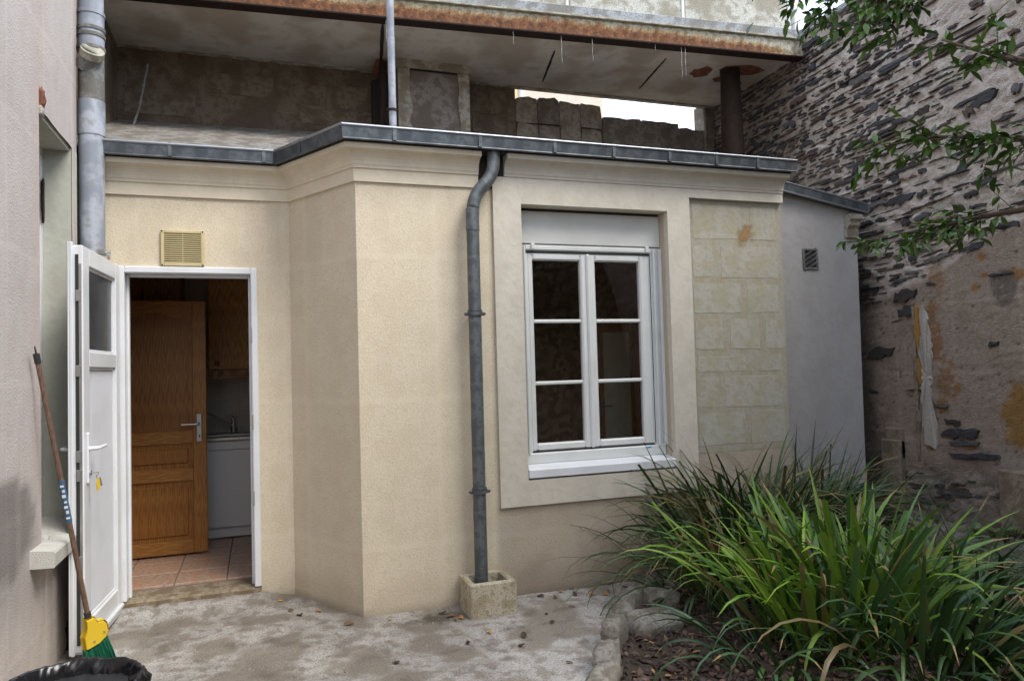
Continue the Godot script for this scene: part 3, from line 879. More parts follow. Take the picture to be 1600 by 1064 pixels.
func door() -> void:
	# white frame round the doorway
	var st := mb()
	bbox(st, Vector3(-1.42, 0.087, -0.73), Vector3(-1.378, 2.2, -0.64), 0.006)
	bbox(st, Vector3(-0.622, 0.087, -0.73), Vector3(-0.58, 2.2, -0.64), 0.006)
	bbox(st, Vector3(-1.378, 2.157, -0.73), Vector3(-0.622, 2.2, -0.64), 0.006)
	bbox(st, Vector3(-1.378, 0.087, -0.76), Vector3(-1.362, 2.157, -0.72), 0.004)
	bbox(st, Vector3(-0.638, 0.087, -0.76), Vector3(-0.622, 2.157, -0.72), 0.004)
	bbox(st, Vector3(-1.362, 2.14, -0.76), Vector3(-0.638, 2.157, -0.72), 0.004)
	var fr := obj("door_frame", st, M.white, house)
	for y in [0.62, 1.12, 1.7]:
		st = mb()
		bbox(st, Vector3(-0.626, y, -0.66), Vector3(-0.615, y + 0.1, -0.636), 0.003)
		obj("strike_plate", st, M.alu, fr)
	# leaf, opened outwards a little past square
	var d := Node3D.new()
	d.name = "front_door"
	house.add_child(d)
	d.position = Vector3(-1.402, 0, -0.632)
	d.rotation.y = -1.643
	var W := 0.765
	st = mb()
	bbox(st, Vector3(0, 0.06, 0.0), Vector3(0.095, 2.2, 0.062), 0.005)
	bbox(st, Vector3(W - 0.115, 0.06, 0.0), Vector3(W, 2.2, 0.062), 0.005)
	bbox(st, Vector3(0.095, 0.06, 0.0), Vector3(W - 0.115, 0.2, 0.062), 0.005)
	bbox(st, Vector3(0.095, 2.1, 0.0), Vector3(W - 0.115, 2.2, 0.062), 0.005)
	bbox(st, Vector3(0.095, 1.55, 0.0), Vector3(W - 0.115, 1.635, 0.062), 0.005)
	bbox(st, Vector3(W, 0.05, 0.044), Vector3(W + 0.02, 2.215, 0.062), 0.004)   # rebate lip
	bbox(st, Vector3(W - 0.05, 0.055, 0.062), Vector3(W + 0.02, 2.215, 0.07), 0.003)
	bbox(st, Vector3(0.03, 0.075, -0.02), Vector3(W - 0.03, 0.1, 0.0), 0.006)   # drip bar
	bbox(st, Vector3(0.03, 0.045, -0.008), Vector3(W - 0.02, 0.06, 0.05), 0.004)
	obj("door_stile", st, M.white, d)
	st = mb()
	for b in [[0.2, 1.55], [1.635, 2.1]]:
		frame(st, 0.095, b[0], W - 0.115, b[1], 0.014, 0.012, 0.05, 0.004)
	obj("glazing_bead", st, M.white, d)
	st = mb()
	for k in 24:
		var x := 0.113 + k * (W - 0.115 - 0.113 - 0.018) / 24.0
		bbox(st, Vector3(x + 0.0008, 0.218, 0.02), Vector3(x + (W - 0.246) / 24.0 - 0.0008, 1.532, 0.042), 0.002)
	obj("ribbed_panel", st, M.white_panel, d)
	st = mb()
	box(st, Vector3(0.105, 1.645, 0.024), Vector3(W - 0.125, 2.09, 0.036))
	obj("pane", st, M.frosted, d)
	st = mb()
	box(st, Vector3(W - 0.001, 0.1, 0.02), Vector3(W + 0.004, 2.15, 0.036))
	obj("gasket", st, M.gasket, d)
	st = mb()
	box(st, Vector3(W + 0.003, 0.12, 0.006), Vector3(W + 0.006, 2.1, 0.018))
	for y in [0.95, 1.05, 1.5, 1.9, 0.5]: bbox(st, Vector3(W, y, 0.008), Vector3(W + 0.012, y + 0.06, 0.032), 0.002)
	obj("lock_rail", st, M.alu, d)
	st = mb()
	bbox(st, Vector3(W - 0.075, 0.93, -0.012), Vector3(W - 0.04, 1.2, 0.0), 0.005)
	tube(st, arc_path([Vector3(W - 0.058, 1.115, -0.01), Vector3(W - 0.058, 1.115, -0.055), Vector3(W - 0.19, 1.118, -0.058)], 0.02), [0.011, 0.011, 0.0105, 0.01, 0.01, 0.01, 0.01, 0.009], 8)
	bbox(st, Vector3(W - 0.07, 0.93, 0.062), Vector3(W - 0.04, 1.2, 0.08), 0.005)
	tube(st, arc_path([Vector3(W - 0.058, 1.115, 0.07), Vector3(W - 0.058, 1.115, 0.125), Vector3(W - 0.18, 1.118, 0.128)], 0.02), 0.01, 8)
	obj("handle", st, M.white, d)
	st = mb()
	tube(st, [Vector3(W - 0.058, 0.985, -0.004), Vector3(W - 0.058, 0.985, -0.02)], 0.014, 12)
	obj("lock_cylinder", st, M.alu, d)
	# yellowed plastic ventilation grille over the doorway
	var g := Node3D.new()
	g.name = "vent_grille"
	house.add_child(g)
	g.position = Vector3(-1.036, 2.322, -0.655)
	st = mb()
	frame(st, -0.131, -0.118, 0.131, 0.118, 0.021, -0.004, 0.014, 0.004)
	bbox(st, Vector3(-0.002, -0.1, 0.0), Vector3(0.004, 0.1, 0.009), 0.001)
	obj("grille_frame", st, M.yellowed, g)
	st = mb()
	box(st, Vector3(-0.112, -0.1, -0.003), Vector3(0.112, 0.1, 0.0))
	obj("grille_back", st, M.rust_dark, g)
	for k in 14:
		st = mb()
		var y := -0.09 + k * 0.0138
		bbox(st, Vector3(-0.112, -0.0035, -0.002), Vector3(0.112, 0.0035, 0.009), 0.001, Transform3D(Basis(Vector3.RIGHT, 0.5), Vector3(0, y, 0.004)))
		obj("slat", st, M.yellowed, g)
	for s in [-1, 1]:
		for t in [-1, 1]:
			st = mb()
			tube(st, [Vector3(s * 0.122, t * 0.11, 0.012), Vector3(s * 0.122, t * 0.11, 0.0165)], 0.005, 8)
			obj("screw", st, M.rust_dark, g)

# ------------------------------------------------------------------ kitchen seen through the doorway
func kitchen() -> void:
	var o := Node3D.new()
	o.name = "oak_inner_door"
	house.add_child(o)
	o.position = Vector3(-1.74, 0.115, -1.72)
	o.rotation.y = 0.02
	var W := 0.77
	var st := mb()
	bbox(st, Vector3(0.0, 0.0, -0.04), Vector3(0.1, 1.965, 0.0), 0.004)
	bbox(st, Vector3(W - 0.1, 0.0, -0.04), Vector3(W, 1.965, 0.0), 0.004)
	obj("door_stile", st, M.oak, o)
	for b in [[0.0, 0.1], [0.56, 0.66], [0.85, 0.95]]:
		st = mb()
		bbox(st, Vector3(0.1, b[0], -0.04), Vector3(W - 0.1, b[1], -0.001), 0.004)
		obj("door_rail", st, M.oak_rail, o)
	st = mb()
	var top := []
	for k in 17:
		var t := k / 16.0
		top.append(Vector2(lerpf(0.1, W - 0.1, t), 1.965 - 0.16 + 0.07 * pow(sin(PI * t), 2.0)))
	prism(st, top + [Vector2(W - 0.1, 1.965), Vector2(0.1, 1.965)], -0.04, -0.001)
	obj("door_rail", st, M.oak_rail, o)
	for b in [[0.1, 0.56], [0.66, 0.85], [0.95, 1.88]]:
		st = mb()
		box(st, Vector3(0.1, b[0], -0.032), Vector3(W - 0.1, b[1], -0.016))
		if b[1] < 1.5: bbox(st, Vector3(0.135, b[0] + 0.035, -0.03), Vector3(W - 0.135, b[1] - 0.035, -0.006), 0.009)
		else:
			var pan := []
			for q in top: pan.append(Vector2(lerpf(0.135, W - 0.135, (q.x - 0.1) / (W - 0.2)), q.y - 0.04))
			prism(st, [Vector2(0.135, b[0] + 0.035)] + pan + [Vector2(W - 0.135, b[0] + 0.035)], -0.03, -0.008)
		obj("door_panel", st, M.oak_panel, o)
	st = mb()
	bbox(st, Vector3(W - 0.075, 0.86, 0.0), Vector3(W - 0.035, 1.08, 0.009), 0.004)
	tube(st, arc_path([Vector3(W - 0.055, 1.0, 0.005), Vector3(W - 0.055, 1.0, 0.05), Vector3(W - 0.18, 1.0, 0.052)], 0.015), 0.009, 8)
	obj("handle", st, M.alu, o)
	st = mb()
	box(st, Vector3(W - 0.058, 0.89, 0.0085), Vector3(W - 0.05, 0.915, 0.0098))
	obj("keyhole", st, M.gasket, o)
	# sink unit
	var k := thing("kitchen_sink_unit", "white kitchen base cabinet with stainless sink top seen through the doorway", "cabinet", Vector3(-1.0, 0.1, -2.2))
	st = mb()
	bbox(st, Vector3(-0.1, 0.1, -0.5), Vector3(1.2, 0.83, -0.02), 0.003)
	obj("carcass", st, M.laminate, k)
	st = mb()
	bbox(st, Vector3(-0.1, 0.1, -0.02), Vector3(0.45, 0.75, 0.0), 0.004)
	bbox(st, Vector3(0.453, 0.1, -0.02), Vector3(1.2, 0.75, 0.0), 0.004)
	bbox(st, Vector3(-0.1, 0.755, -0.02), Vector3(1.2, 0.828, 0.0), 0.004)
	obj("cabinet_door", st, M.laminate, k)
	st = mb()
	bbox(st, Vector3(-0.1, 0.01, -0.46), Vector3(1.2, 0.1, -0.03), 0.003)
	obj("plinth", st, M.laminate, k)
	st = mb()
	bbox(st, Vector3(-0.12, 0.83, -0.04), Vector3(1.2, 0.868, 0.03), 0.01)
	bbox(st, Vector3(-0.12, 0.83, -0.49), Vector3(1.2, 0.868, -0.4), 0.01)
	bbox(st, Vector3(-0.12, 0.83, -0.4), Vector3(-0.02, 0.868, -0.04), 0.01)
	bbox(st, Vector3(0.5, 0.83, -0.4), Vector3(1.2, 0.868, -0.04), 0.01)
	box(st, Vector3(-0.02, 0.68, -0.4), Vector3(0.5, 0.69, -0.04))
	obj("sink_top", st, M.steel, k)
	st = mb()
	tube(st, [Vector3(0.2, 0.86, -0.44), Vector3(0.2, 0.95, -0.44)], [0.026, 0.022], 12)
	tube(st, [Vector3(0.2, 0.95, -0.44), Vector3(0.2, 0.99, -0.44), Vector3(0.17, 1.02, -0.43)], [0.02, 0.017, 0.008], 10)
	tube(st, arc_path([Vector3(0.19, 0.93, -0.43), Vector3(0.02, 1.05, -0.3), Vector3(-0.06, 1.07, -0.24), Vector3(-0.065, 1.03, -0.235)], 0.03), 0.011, 8)
	obj("tap", st, M.steel, k)
	# tiled splashback
	st = mb()
	box(st, Vector3(-1.35, 0.95, -2.8), Vector3(0.45, 1.56, -2.72))
	var sb := obj("splashback", st, M.grout, house)
	for r in 4:
		for c in 9:
			st = mb()
			var x := -1.2 + c * 0.15; var y := 0.97 + r * 0.15
			bbox(st, Vector3(x + 0.0015, y + 0.0015, -2.725), Vector3(x + 0.1485, y + 0.1485, -2.714), 0.002)
			obj("wall_tile", st, M.wall_tile, sb)
	# wall cupboards
	var spots := [[-0.985, 0.2, "oak wall cupboard with dark round knob above the sink"], [-1.79, -1.2, "oak wall cupboard half hidden behind top of inner door"]]
	for s in spots:
		var w: float = s[1] - s[0]
		var c := thing("wall_cupboard", s[2], "cupboard", Vector3(s[0], 1.46, -2.3), "oak kitchen wall cupboards")
		st = mb()
		bbox(st, Vector3(0, 0.08, -0.42), Vector3(w, 0.99, -0.02), 0.003)
		obj("carcass", st, M.cupboard, c)
		st = mb()
		bbox(st, Vector3(0.002, 0.08, -0.02), Vector3(w * 0.5 - 0.002, 0.99, 0.0), 0.006)
		bbox(st, Vector3(w * 0.5 + 0.002, 0.08, -0.02), Vector3(w - 0.002, 0.99, 0.0), 0.006)
		obj("cupboard_door", st, M.cupboard, c)
		st = mb()
		bbox(st, Vector3(0.0, 0.0, -0.06), Vector3(w, 0.075, -0.03), 0.004)
		obj("valance", st, M.inside_brown, c)
		st = mb()
		lump(st, Vector3(0.02, 0.02, 0.014), 0.0, 1)
		obj("knob", st, M.knob, c).position = Vector3(0.07, 0.135, 0.014)
	st = mb()
	bbox(st, Vector3(-1.8, 2.22, -0.98), Vector3(0.45, 2.5, -0.885), 0.01)
	obj("lintel", st, M.inside_brown, house)

# ------------------------------------------------------------------ cornice, gutter, downpipe, pipes
const EAVES := [Vector2(-1.5, -0.66), Vector2(-0.367, -0.66), Vector2(0, 0), Vector2(3.2, 0)]

func gutter_profile(y: float) -> Array:
	return [Vector2(0.04, y), Vector2(0.135, y - 0.004), Vector2(0.15, y), Vector2(0.16, y + 0.076), Vector2(0.152, y + 0.08), Vector2(0.14, y + 0.02), Vector2(0.05, y + 0.015)]

func eaves() -> void:
	# moulded cornice: frieze band, fillet, cove, fascia
	var cove := []
	for k in 7:
		var a := PI * 0.5 * k / 6.0
		cove.append(Vector2(0.034 + 0.066 * (1.0 - cos(a)), 2.762 + 0.078 * sin(a)))
	var prof := [Vector2(-0.02, 2.66), Vector2(0.016, 2.66), Vector2(0.018, 2.738), Vector2(0.028, 2.742), Vector2(0.03, 2.758)] + cove + [Vector2(0.112, 2.842), Vector2(0.116, 2.89), Vector2(-0.02, 2.895)]
	var st := mb()
	sweep(st, [EAVES[0], EAVES[1], EAVES[2], Vector2(0.79, 0)], prof)
	obj("cornice", st, M.cornice, house)
	var prof2 := [Vector2(-0.02, 2.741), Vector2(0.026, 2.741), Vector2(0.028, 2.744), Vector2(0.03, 2.758)] + cove + [Vector2(0.112, 2.842), Vector2(0.116, 2.885), Vector2(-0.02, 2.89)]
	st = mb()
	sweep(st, [Vector2(0.965, 0.0), Vector2(3.2, 0)], prof2)
	obj("cornice", st, M.surround, house)
	st = mb()
	box(st, Vector3(0.79, 2.66, -0.03), Vector3(0.965, 2.9, 0.012))
	obj("broken_cornice_gap", st, M.dirt_gap, house)
	# gutter
	var g := thing("zinc_gutter", "long zinc box gutter following the cranked eaves of the cream extension", "gutter")
	st = mb()
	sweep(st, [EAVES[0], EAVES[1], EAVES[2], Vector2(3.23, 0)], gutter_profile(2.885))
	obj("trough", st, M.zinc, g)
	for b in [[0.158, 2.962, 0.0095], [0.146, 2.883, 0.008]]:
		st = mb()
		var pts := []
		var mit := [Vector2(0, 1), Vector2(-0.589, 1.0), Vector2(-0.589, 1.0), Vector2(0, 1)]
		for i in 4:
			var e: Vector2 = [EAVES[0], EAVES[1], EAVES[2], Vector2(3.23, 0)][i]
			pts.append(Vector3(e.x + mit[i].x * b[0], b[1], e.y + mit[i].y * b[0]))
		for i in 3:
			tube(st, [pts[i], pts[i + 1]], b[2], 8)
		obj("rolled_edge", st, M.zinc_edge if b[1] > 2.9 else M.zinc, g)
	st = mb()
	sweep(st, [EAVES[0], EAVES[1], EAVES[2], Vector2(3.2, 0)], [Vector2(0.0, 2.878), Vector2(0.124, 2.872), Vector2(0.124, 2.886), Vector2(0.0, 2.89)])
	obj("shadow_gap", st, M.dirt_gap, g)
	for s in [[0, 0.36], [0, 0.86], [1, 0.12], [1, 0.52], [2, 0.07], [2, 0.24], [2, 0.4], [2, 0.535], [2, 0.67], [2, 0.79], [2, 0.9]]:
		var a: Vector2 = EAVES[s[0]]; var b: Vector2 = EAVES[s[0] + 1]
		var q := a.lerp(b, s[1])
		var t := (b - a).normalized()
		var xf := Transform3D(Basis(Vector3(t.x, 0, t.y), Vector3.UP, Vector3(-t.y, 0, t.x)), Vector3(q.x, 0, q.y))
		st = mb()
		prism(st, [Vector2(-0.011, 2.885), Vector2(0.011, 2.885), Vector2(0.011, 2.965), Vector2(-0.011, 2.965)], 0.15, 0.1625, xf)
		bbox(st, Vector3(-0.011, 2.962, 0.12), Vector3(0.011, 2.976, 0.164), 0.004, xf)
		obj("clip", st, M.zinc, g)
	st = mb()
	for k in 14:
		var q := -1.0 + k * 0.045
		bbox(st, Vector3(q, 2.955, -0.6), Vector3(q + 0.05, 2.975 + 0.01 * sin(k * 2.1), -0.57), 0.01)
	obj("moss", st, M.moss, g)
	# downpipe with its swan neck
	var d := thing("downpipe", "dark grey zinc downpipe with swan neck in front of the cream wall", "downpipe", Vector3(0.72, 0, 0.1))
	st = mb()
	tube(st, arc_path([Vector3(0.158, 2.9, -0.01), Vector3(0.15, 2.73, -0.005), Vector3(0.012, 2.585, -0.005), Vector3(0.0, 2.42, 0.0), Vector3(-0.003, 0.12, 0.0)], 0.085, 7), 0.041, 18)
	obj("pipe", st, M.downpipe, d)
	for y in [1.835, 0.72]:
		st = mb()
		tube(st, [Vector3(0, y + 0.02, 0), Vector3(0, y + 0.012, 0)], 0.047, 18)
		tube(st, [Vector3(0, y + 0.008, 0), Vector3(0, y - 0.016, 0)], 0.05, 18)
		bbox(st, Vector3(-0.068, y - 0.016, -0.012), Vector3(0.068, y + 0.004, 0.012), 0.005)
		tube(st, [Vector3(0, y - 0.005, -0.04), Vector3(0, y - 0.005, -0.1)], 0.008, 8)
		tube(st, [Vector3(-0.06, y - 0.006, 0.018), Vector3(-0.06, y - 0.006, -0.018)], 0.007, 8)
		tube(st, [Vector3(0.06, y - 0.006, 0.018), Vector3(0.06, y - 0.006, -0.018)], 0.007, 8)
		obj("collar", st, M.downpipe, d)
	st = mb()
	tube(st, [Vector3(0.0, 2.5, 0), Vector3(0, 2.36, 0)], 0.0435, 18)
	obj("sleeve", st, M.downpipe, d)
	# concrete box that it empties into
	var b := thing("concrete_drain_box", "small square speckled concrete drain box at the foot of the downpipe", "drain box", Vector3(0.735, 0, 0.165))
	st = mb()
	bbox(st, Vector3(-0.145, -0.03, 0.1), Vector3(0.145, 0.2, 0.14), 0.008)
	bbox(st, Vector3(-0.145, -0.03, -0.14), Vector3(0.145, 0.2, -0.1), 0.008)
	bbox(st, Vector3(-0.145, -0.03, -0.102), Vector3(-0.105, 0.199, 0.102), 0.008)
	bbox(st, Vector3(0.105, -0.03, -0.102), Vector3(0.145, 0.199, 0.102), 0.008)
	obj("box_wall", st, M.box_concrete, b)
	st = mb()
	box(st, Vector3(-0.11, -0.03, -0.11), Vector3(0.11, 0.09, 0.11))
	obj("wet_silt", st, M.dirt_gap, b)
	# big plastic waste pipe in the corner
	var w := thing("waste_pipe", "wide pale grey plastic waste pipe standing in the left corner", "pipe", Vector3(-1.535, 0, -0.53))
	st = mb()
	tube(st, [Vector3(0, 0.2, 0), Vector3(0, 3.14, 0)], 0.072, 24)
	obj("pipe", st, M.pvc_grey, w)
	st = mb()
	tube(st, [Vector3(0, 2.985, 0), Vector3(0, 3.2, 0)], 0.0765, 24)
	obj("socket", st, M.pvc_grey, w)
	st = mb()
	tube(st, [Vector3(0, 3.2, 0), Vector3(0, 3.5, 0)], 0.073, 24)
	tube(st, [Vector3(-0.03, 3.4, 0.02), Vector3(0.025, 3.5, 0.085)], 0.062, 20)
	obj("branch", st, M.pvc_old, w)
	st = mb()
	tube(st, [Vector3(0.015, 3.46, 0.07), Vector3(0.028, 3.49, 0.1)], 0.066, 20)
	obj("inspection_cap", st, M.pvc_cap, w)
	st = mb()
	for y in [3.52, 3.6, 3.64]: tube(st, [Vector3(0, y, 0), Vector3(0, y + 0.02, 0)], 0.081, 24)
	obj("seal_ring", st, M.pvc_old, w)
	st = mb()
	tube(st, [Vector3(0, 3.5, 0), Vector3(0, 3.74, 0)], 0.075, 24)
	tube(st, [Vector3(0, 3.74, 0), Vector3(0, 3.76, 0)], 0.08, 24)
	tube(st, [Vector3(0, 3.76, 0), Vector3(0, 6.2, 0)], 0.072, 24)
	obj("upper_pipe", st, M.pvc_grey, w)
	st = mb()
	tube(st, [Vector3(0, 2.25, 0), Vector3(0, 2.275, 0)], 0.079, 24)
	tube(st, [Vector3(0.07, 2.262, 0.0), Vector3(0.1, 2.262, 0.0)], 0.014, 8)
	bbox(st, Vector3(0.07, 2.25, -0.12), Vector3(0.08, 2.275, 0.01), 0.003)
	obj("bracket", st, M.alu, w)
	# slim vent pole that comes up through the roof
	var v := thing("vent_pole", "slim pale grey pole rising from the roof in front of the balcony", "pole", Vector3(0.262, 2.95, -0.1))
	st = mb()
	tube(st, [Vector3(0, 0, 0), Vector3(-0.005, 2.2, -0.0)], 0.0235, 14)
	obj("pole", st, M.pvc_grey, v)
	st = mb()
	tube(st, [Vector3(0, 0.205, 0), Vector3(0, 0.222, 0)], 0.027, 14)
	bbox(st, Vector3(-0.04, 0.21, -0.006), Vector3(0.04, 0.218, 0.006), 0.003)
	obj("clamp", st, M.rust_dark, v)

# ------------------------------------------------------------------ neighbouring house on the left
func left_house() -> void:
	var h := thing("left_house", "pinkish roughcast house wall on the left with a narrow window recess", "house", Vector3(-1.6, 0, 0))
	var col := func(u: float, y: float) -> Color:
		var z := -u
		var c := Color(0.7, 0.655, 0.635).lerp(Color(0.63, 0.585, 0.565), 0.5 + 0.5 * n3(z, y, 1.0, 1.1))
		c = c.lerp(Color(0.66, 0.52, 0.47), 0.5 * (1.0 - smoothstep(0.0, 0.16, absf(z - 0.35 - 0.04 * n3(y, 0.0, 2.0, 3.0)))) * smoothstep(0.4, 1.2, y))
		c = c.lerp(Color(0.4, 0.28, 0.22), 0.5 * (1.0 - smoothstep(0.0, 0.05, absf(z + 0.42))))
		var damp := smoothstep(0.0, 0.14, 1.06 - y - 0.9 * maxf(0.0, 0.62 - z) + 0.12 * n3(z, y, 4.0, 4.0)) * smoothstep(0.3, 0.5, z) * smoothstep(0.25, 0.6, y + 0.1 * n3(z, y, 5.0, 3.0))
		c = c.lerp(Color(0.3, 0.28, 0.27), 0.5 * damp)
		c = c.lerp(Color(0.23, 0.215, 0.205), 0.8 * blob(z * 0.3, y, 0.285, 0.83, 0.141, 0.25, 0.3))
		c = c.lerp(Color(0.5, 0.44, 0.37), 0.6 * (1.0 - smoothstep(0.0, 0.6, y + 0.15 * n3(z, y, 6.0, 4.0))))
		c = c.lerp(Color(0.46, 0.4, 0.36), 0.4 * smoothstep(0.2, 0.55, n3(z * 4.0, y * 0.5, 8.0, 1.6)) * smoothstep(2.0, 0.5, y))
		return c
	var hole := func(u: float, y: float) -> bool: return u > -0.36 and u < 0.33 and y > 0.6 and y < 2.85
	var us := steps(-1.6, 0.45, 0.035, [-0.36, 0.33])
	var far := PackedFloat32Array([-8.0, -5.0, -3.0, -2.2])
	far.append_array(us)
	var face := sheet(far, steps(-0.12, 6.0, 0.05, [0.6, 2.85]), func(u: float, y: float) -> Vector3: return Vector3(0.006 * n3(u, y, 0.0, 1.8), y, -u), col, hole)
	var st := mb()
	box(st, Vector3(-0.5, -0.12, 0.36), Vector3(-0.02, 6.0, 8.0))
	box(st, Vector3(-0.5, -0.12, -0.45), Vector3(-0.02, 0.6, 0.36))
	box(st, Vector3(-0.5, 2.85, -0.45), Vector3(-0.02, 6.0, 0.36))
	both("wall", face, M.left_render, st, M.masonry, h)
	st = mb()
	prism(st, [Vector2(-0.5, -0.45), Vector2(0.0, -0.45), Vector2(0.0, -0.445), Vector2(-0.006, -0.33), Vector2(-0.5, -0.33)].map(func(p): return Vector2(p.x, -p.y)), 0.6, 2.85, Transform3D(Basis(Vector3.RIGHT, Vector3(0, 0, -1), Vector3.UP), Vector3.ZERO))
	box(st, Vector3(-0.5, 2.83, -0.34), Vector3(-0.015, 2.86, 0.365))
	box(st, Vector3(-0.5, 0.6, 0.355), Vector3(-0.012, 2.85, 0.37))
	obj("reveal", st, M.left_smooth, h)
	st = mb()
	box(st, Vector3(-0.5, -0.12, -3.0), Vector3(-0.15, 6.0, -0.46))
	obj("rear_wall", st, M.brown_wall, h)
	# pale frame at the back of the recess, dark shuttered opening
	var w := Node3D.new()
	w.name = "window"
	h.add_child(w)
	st = mb()
	bbox(st, Vector3(-0.2, 0.66, -0.33), Vector3(-0.15, 2.83, -0.285), 0.004)
	bbox(st, Vector3(-0.2, 0.66, 0.315), Vector3(-0.15, 2.83, 0.36), 0.004)
	bbox(st, Vector3(-0.2, 2.78, -0.285), Vector3(-0.15, 2.83, 0.315), 0.004)
	obj("frame", st, M.white, w)
	st = mb()
	box(st, Vector3(-0.19, 0.66, -0.285), Vector3(-0.18, 2.78, 0.315))
	obj("pane", st, M.frosted, w)
	st = mb()
	prism(st, [Vector2(-0.22, 0.615), Vector2(0.1, 0.605), Vector2(0.105, 0.612), Vector2(0.105, 0.672), Vector2(0.098, 0.682), Vector2(-0.22, 0.715)], -0.55, 0.38, Transform3D(Basis(Vector3.RIGHT, Vector3.UP, Vector3(0, 0, 1)), Vector3.ZERO) * Transform3D(Basis(), Vector3(0, 0, 0.17)))
	obj("sill", st, M.sill_concrete, h)
	st = mb()
	lump(st, Vector3(0.03, 0.06, 0.03), 0.5, 61)
	obj("broken_brick", st, M.brick_red, h).position = Vector3(-0.012, 2.9, 0.335)
	st = mb()
	lump(st, Vector3(0.022, 0.03, 0.035), 0.4, 62)
	obj("plaster_chip", st, M.lime, h).position = Vector3(-0.01, 2.84, 0.33)
	st = mb()
	lump(st, Vector3(0.006, 0.12, 0.02), 0.4, 63)
	obj("old_hinge", st, M.rust_dark, h).position = Vector3(-0.14, 2.52, -0.29)
	var r := thing("shutter_stay", "small rusty iron shutter stay standing on the concrete sill", "shutter stay", Vector3(-1.64, 0.69, 0.28))
	st = mb()
	tube(st, [Vector3(0, 0, 0), Vector3(0.004, 0.14, 0.0), Vector3(0.012, 0.17, 0.01)], [0.014, 0.012, 0.007], 8)
	tube(st, [Vector3(-0.03, 0.06, 0), Vector3(0.02, 0.055, 0.02)], 0.01, 8)
	obj("iron", st, M.brick_red, r)
	st = mb()
	lump(st, Vector3(0.05, 0.03, 0.045), 0.3, 64)
	obj("cement", st, M.sill_concrete, r).position = Vector3(0.01, 0.0, 0.0)

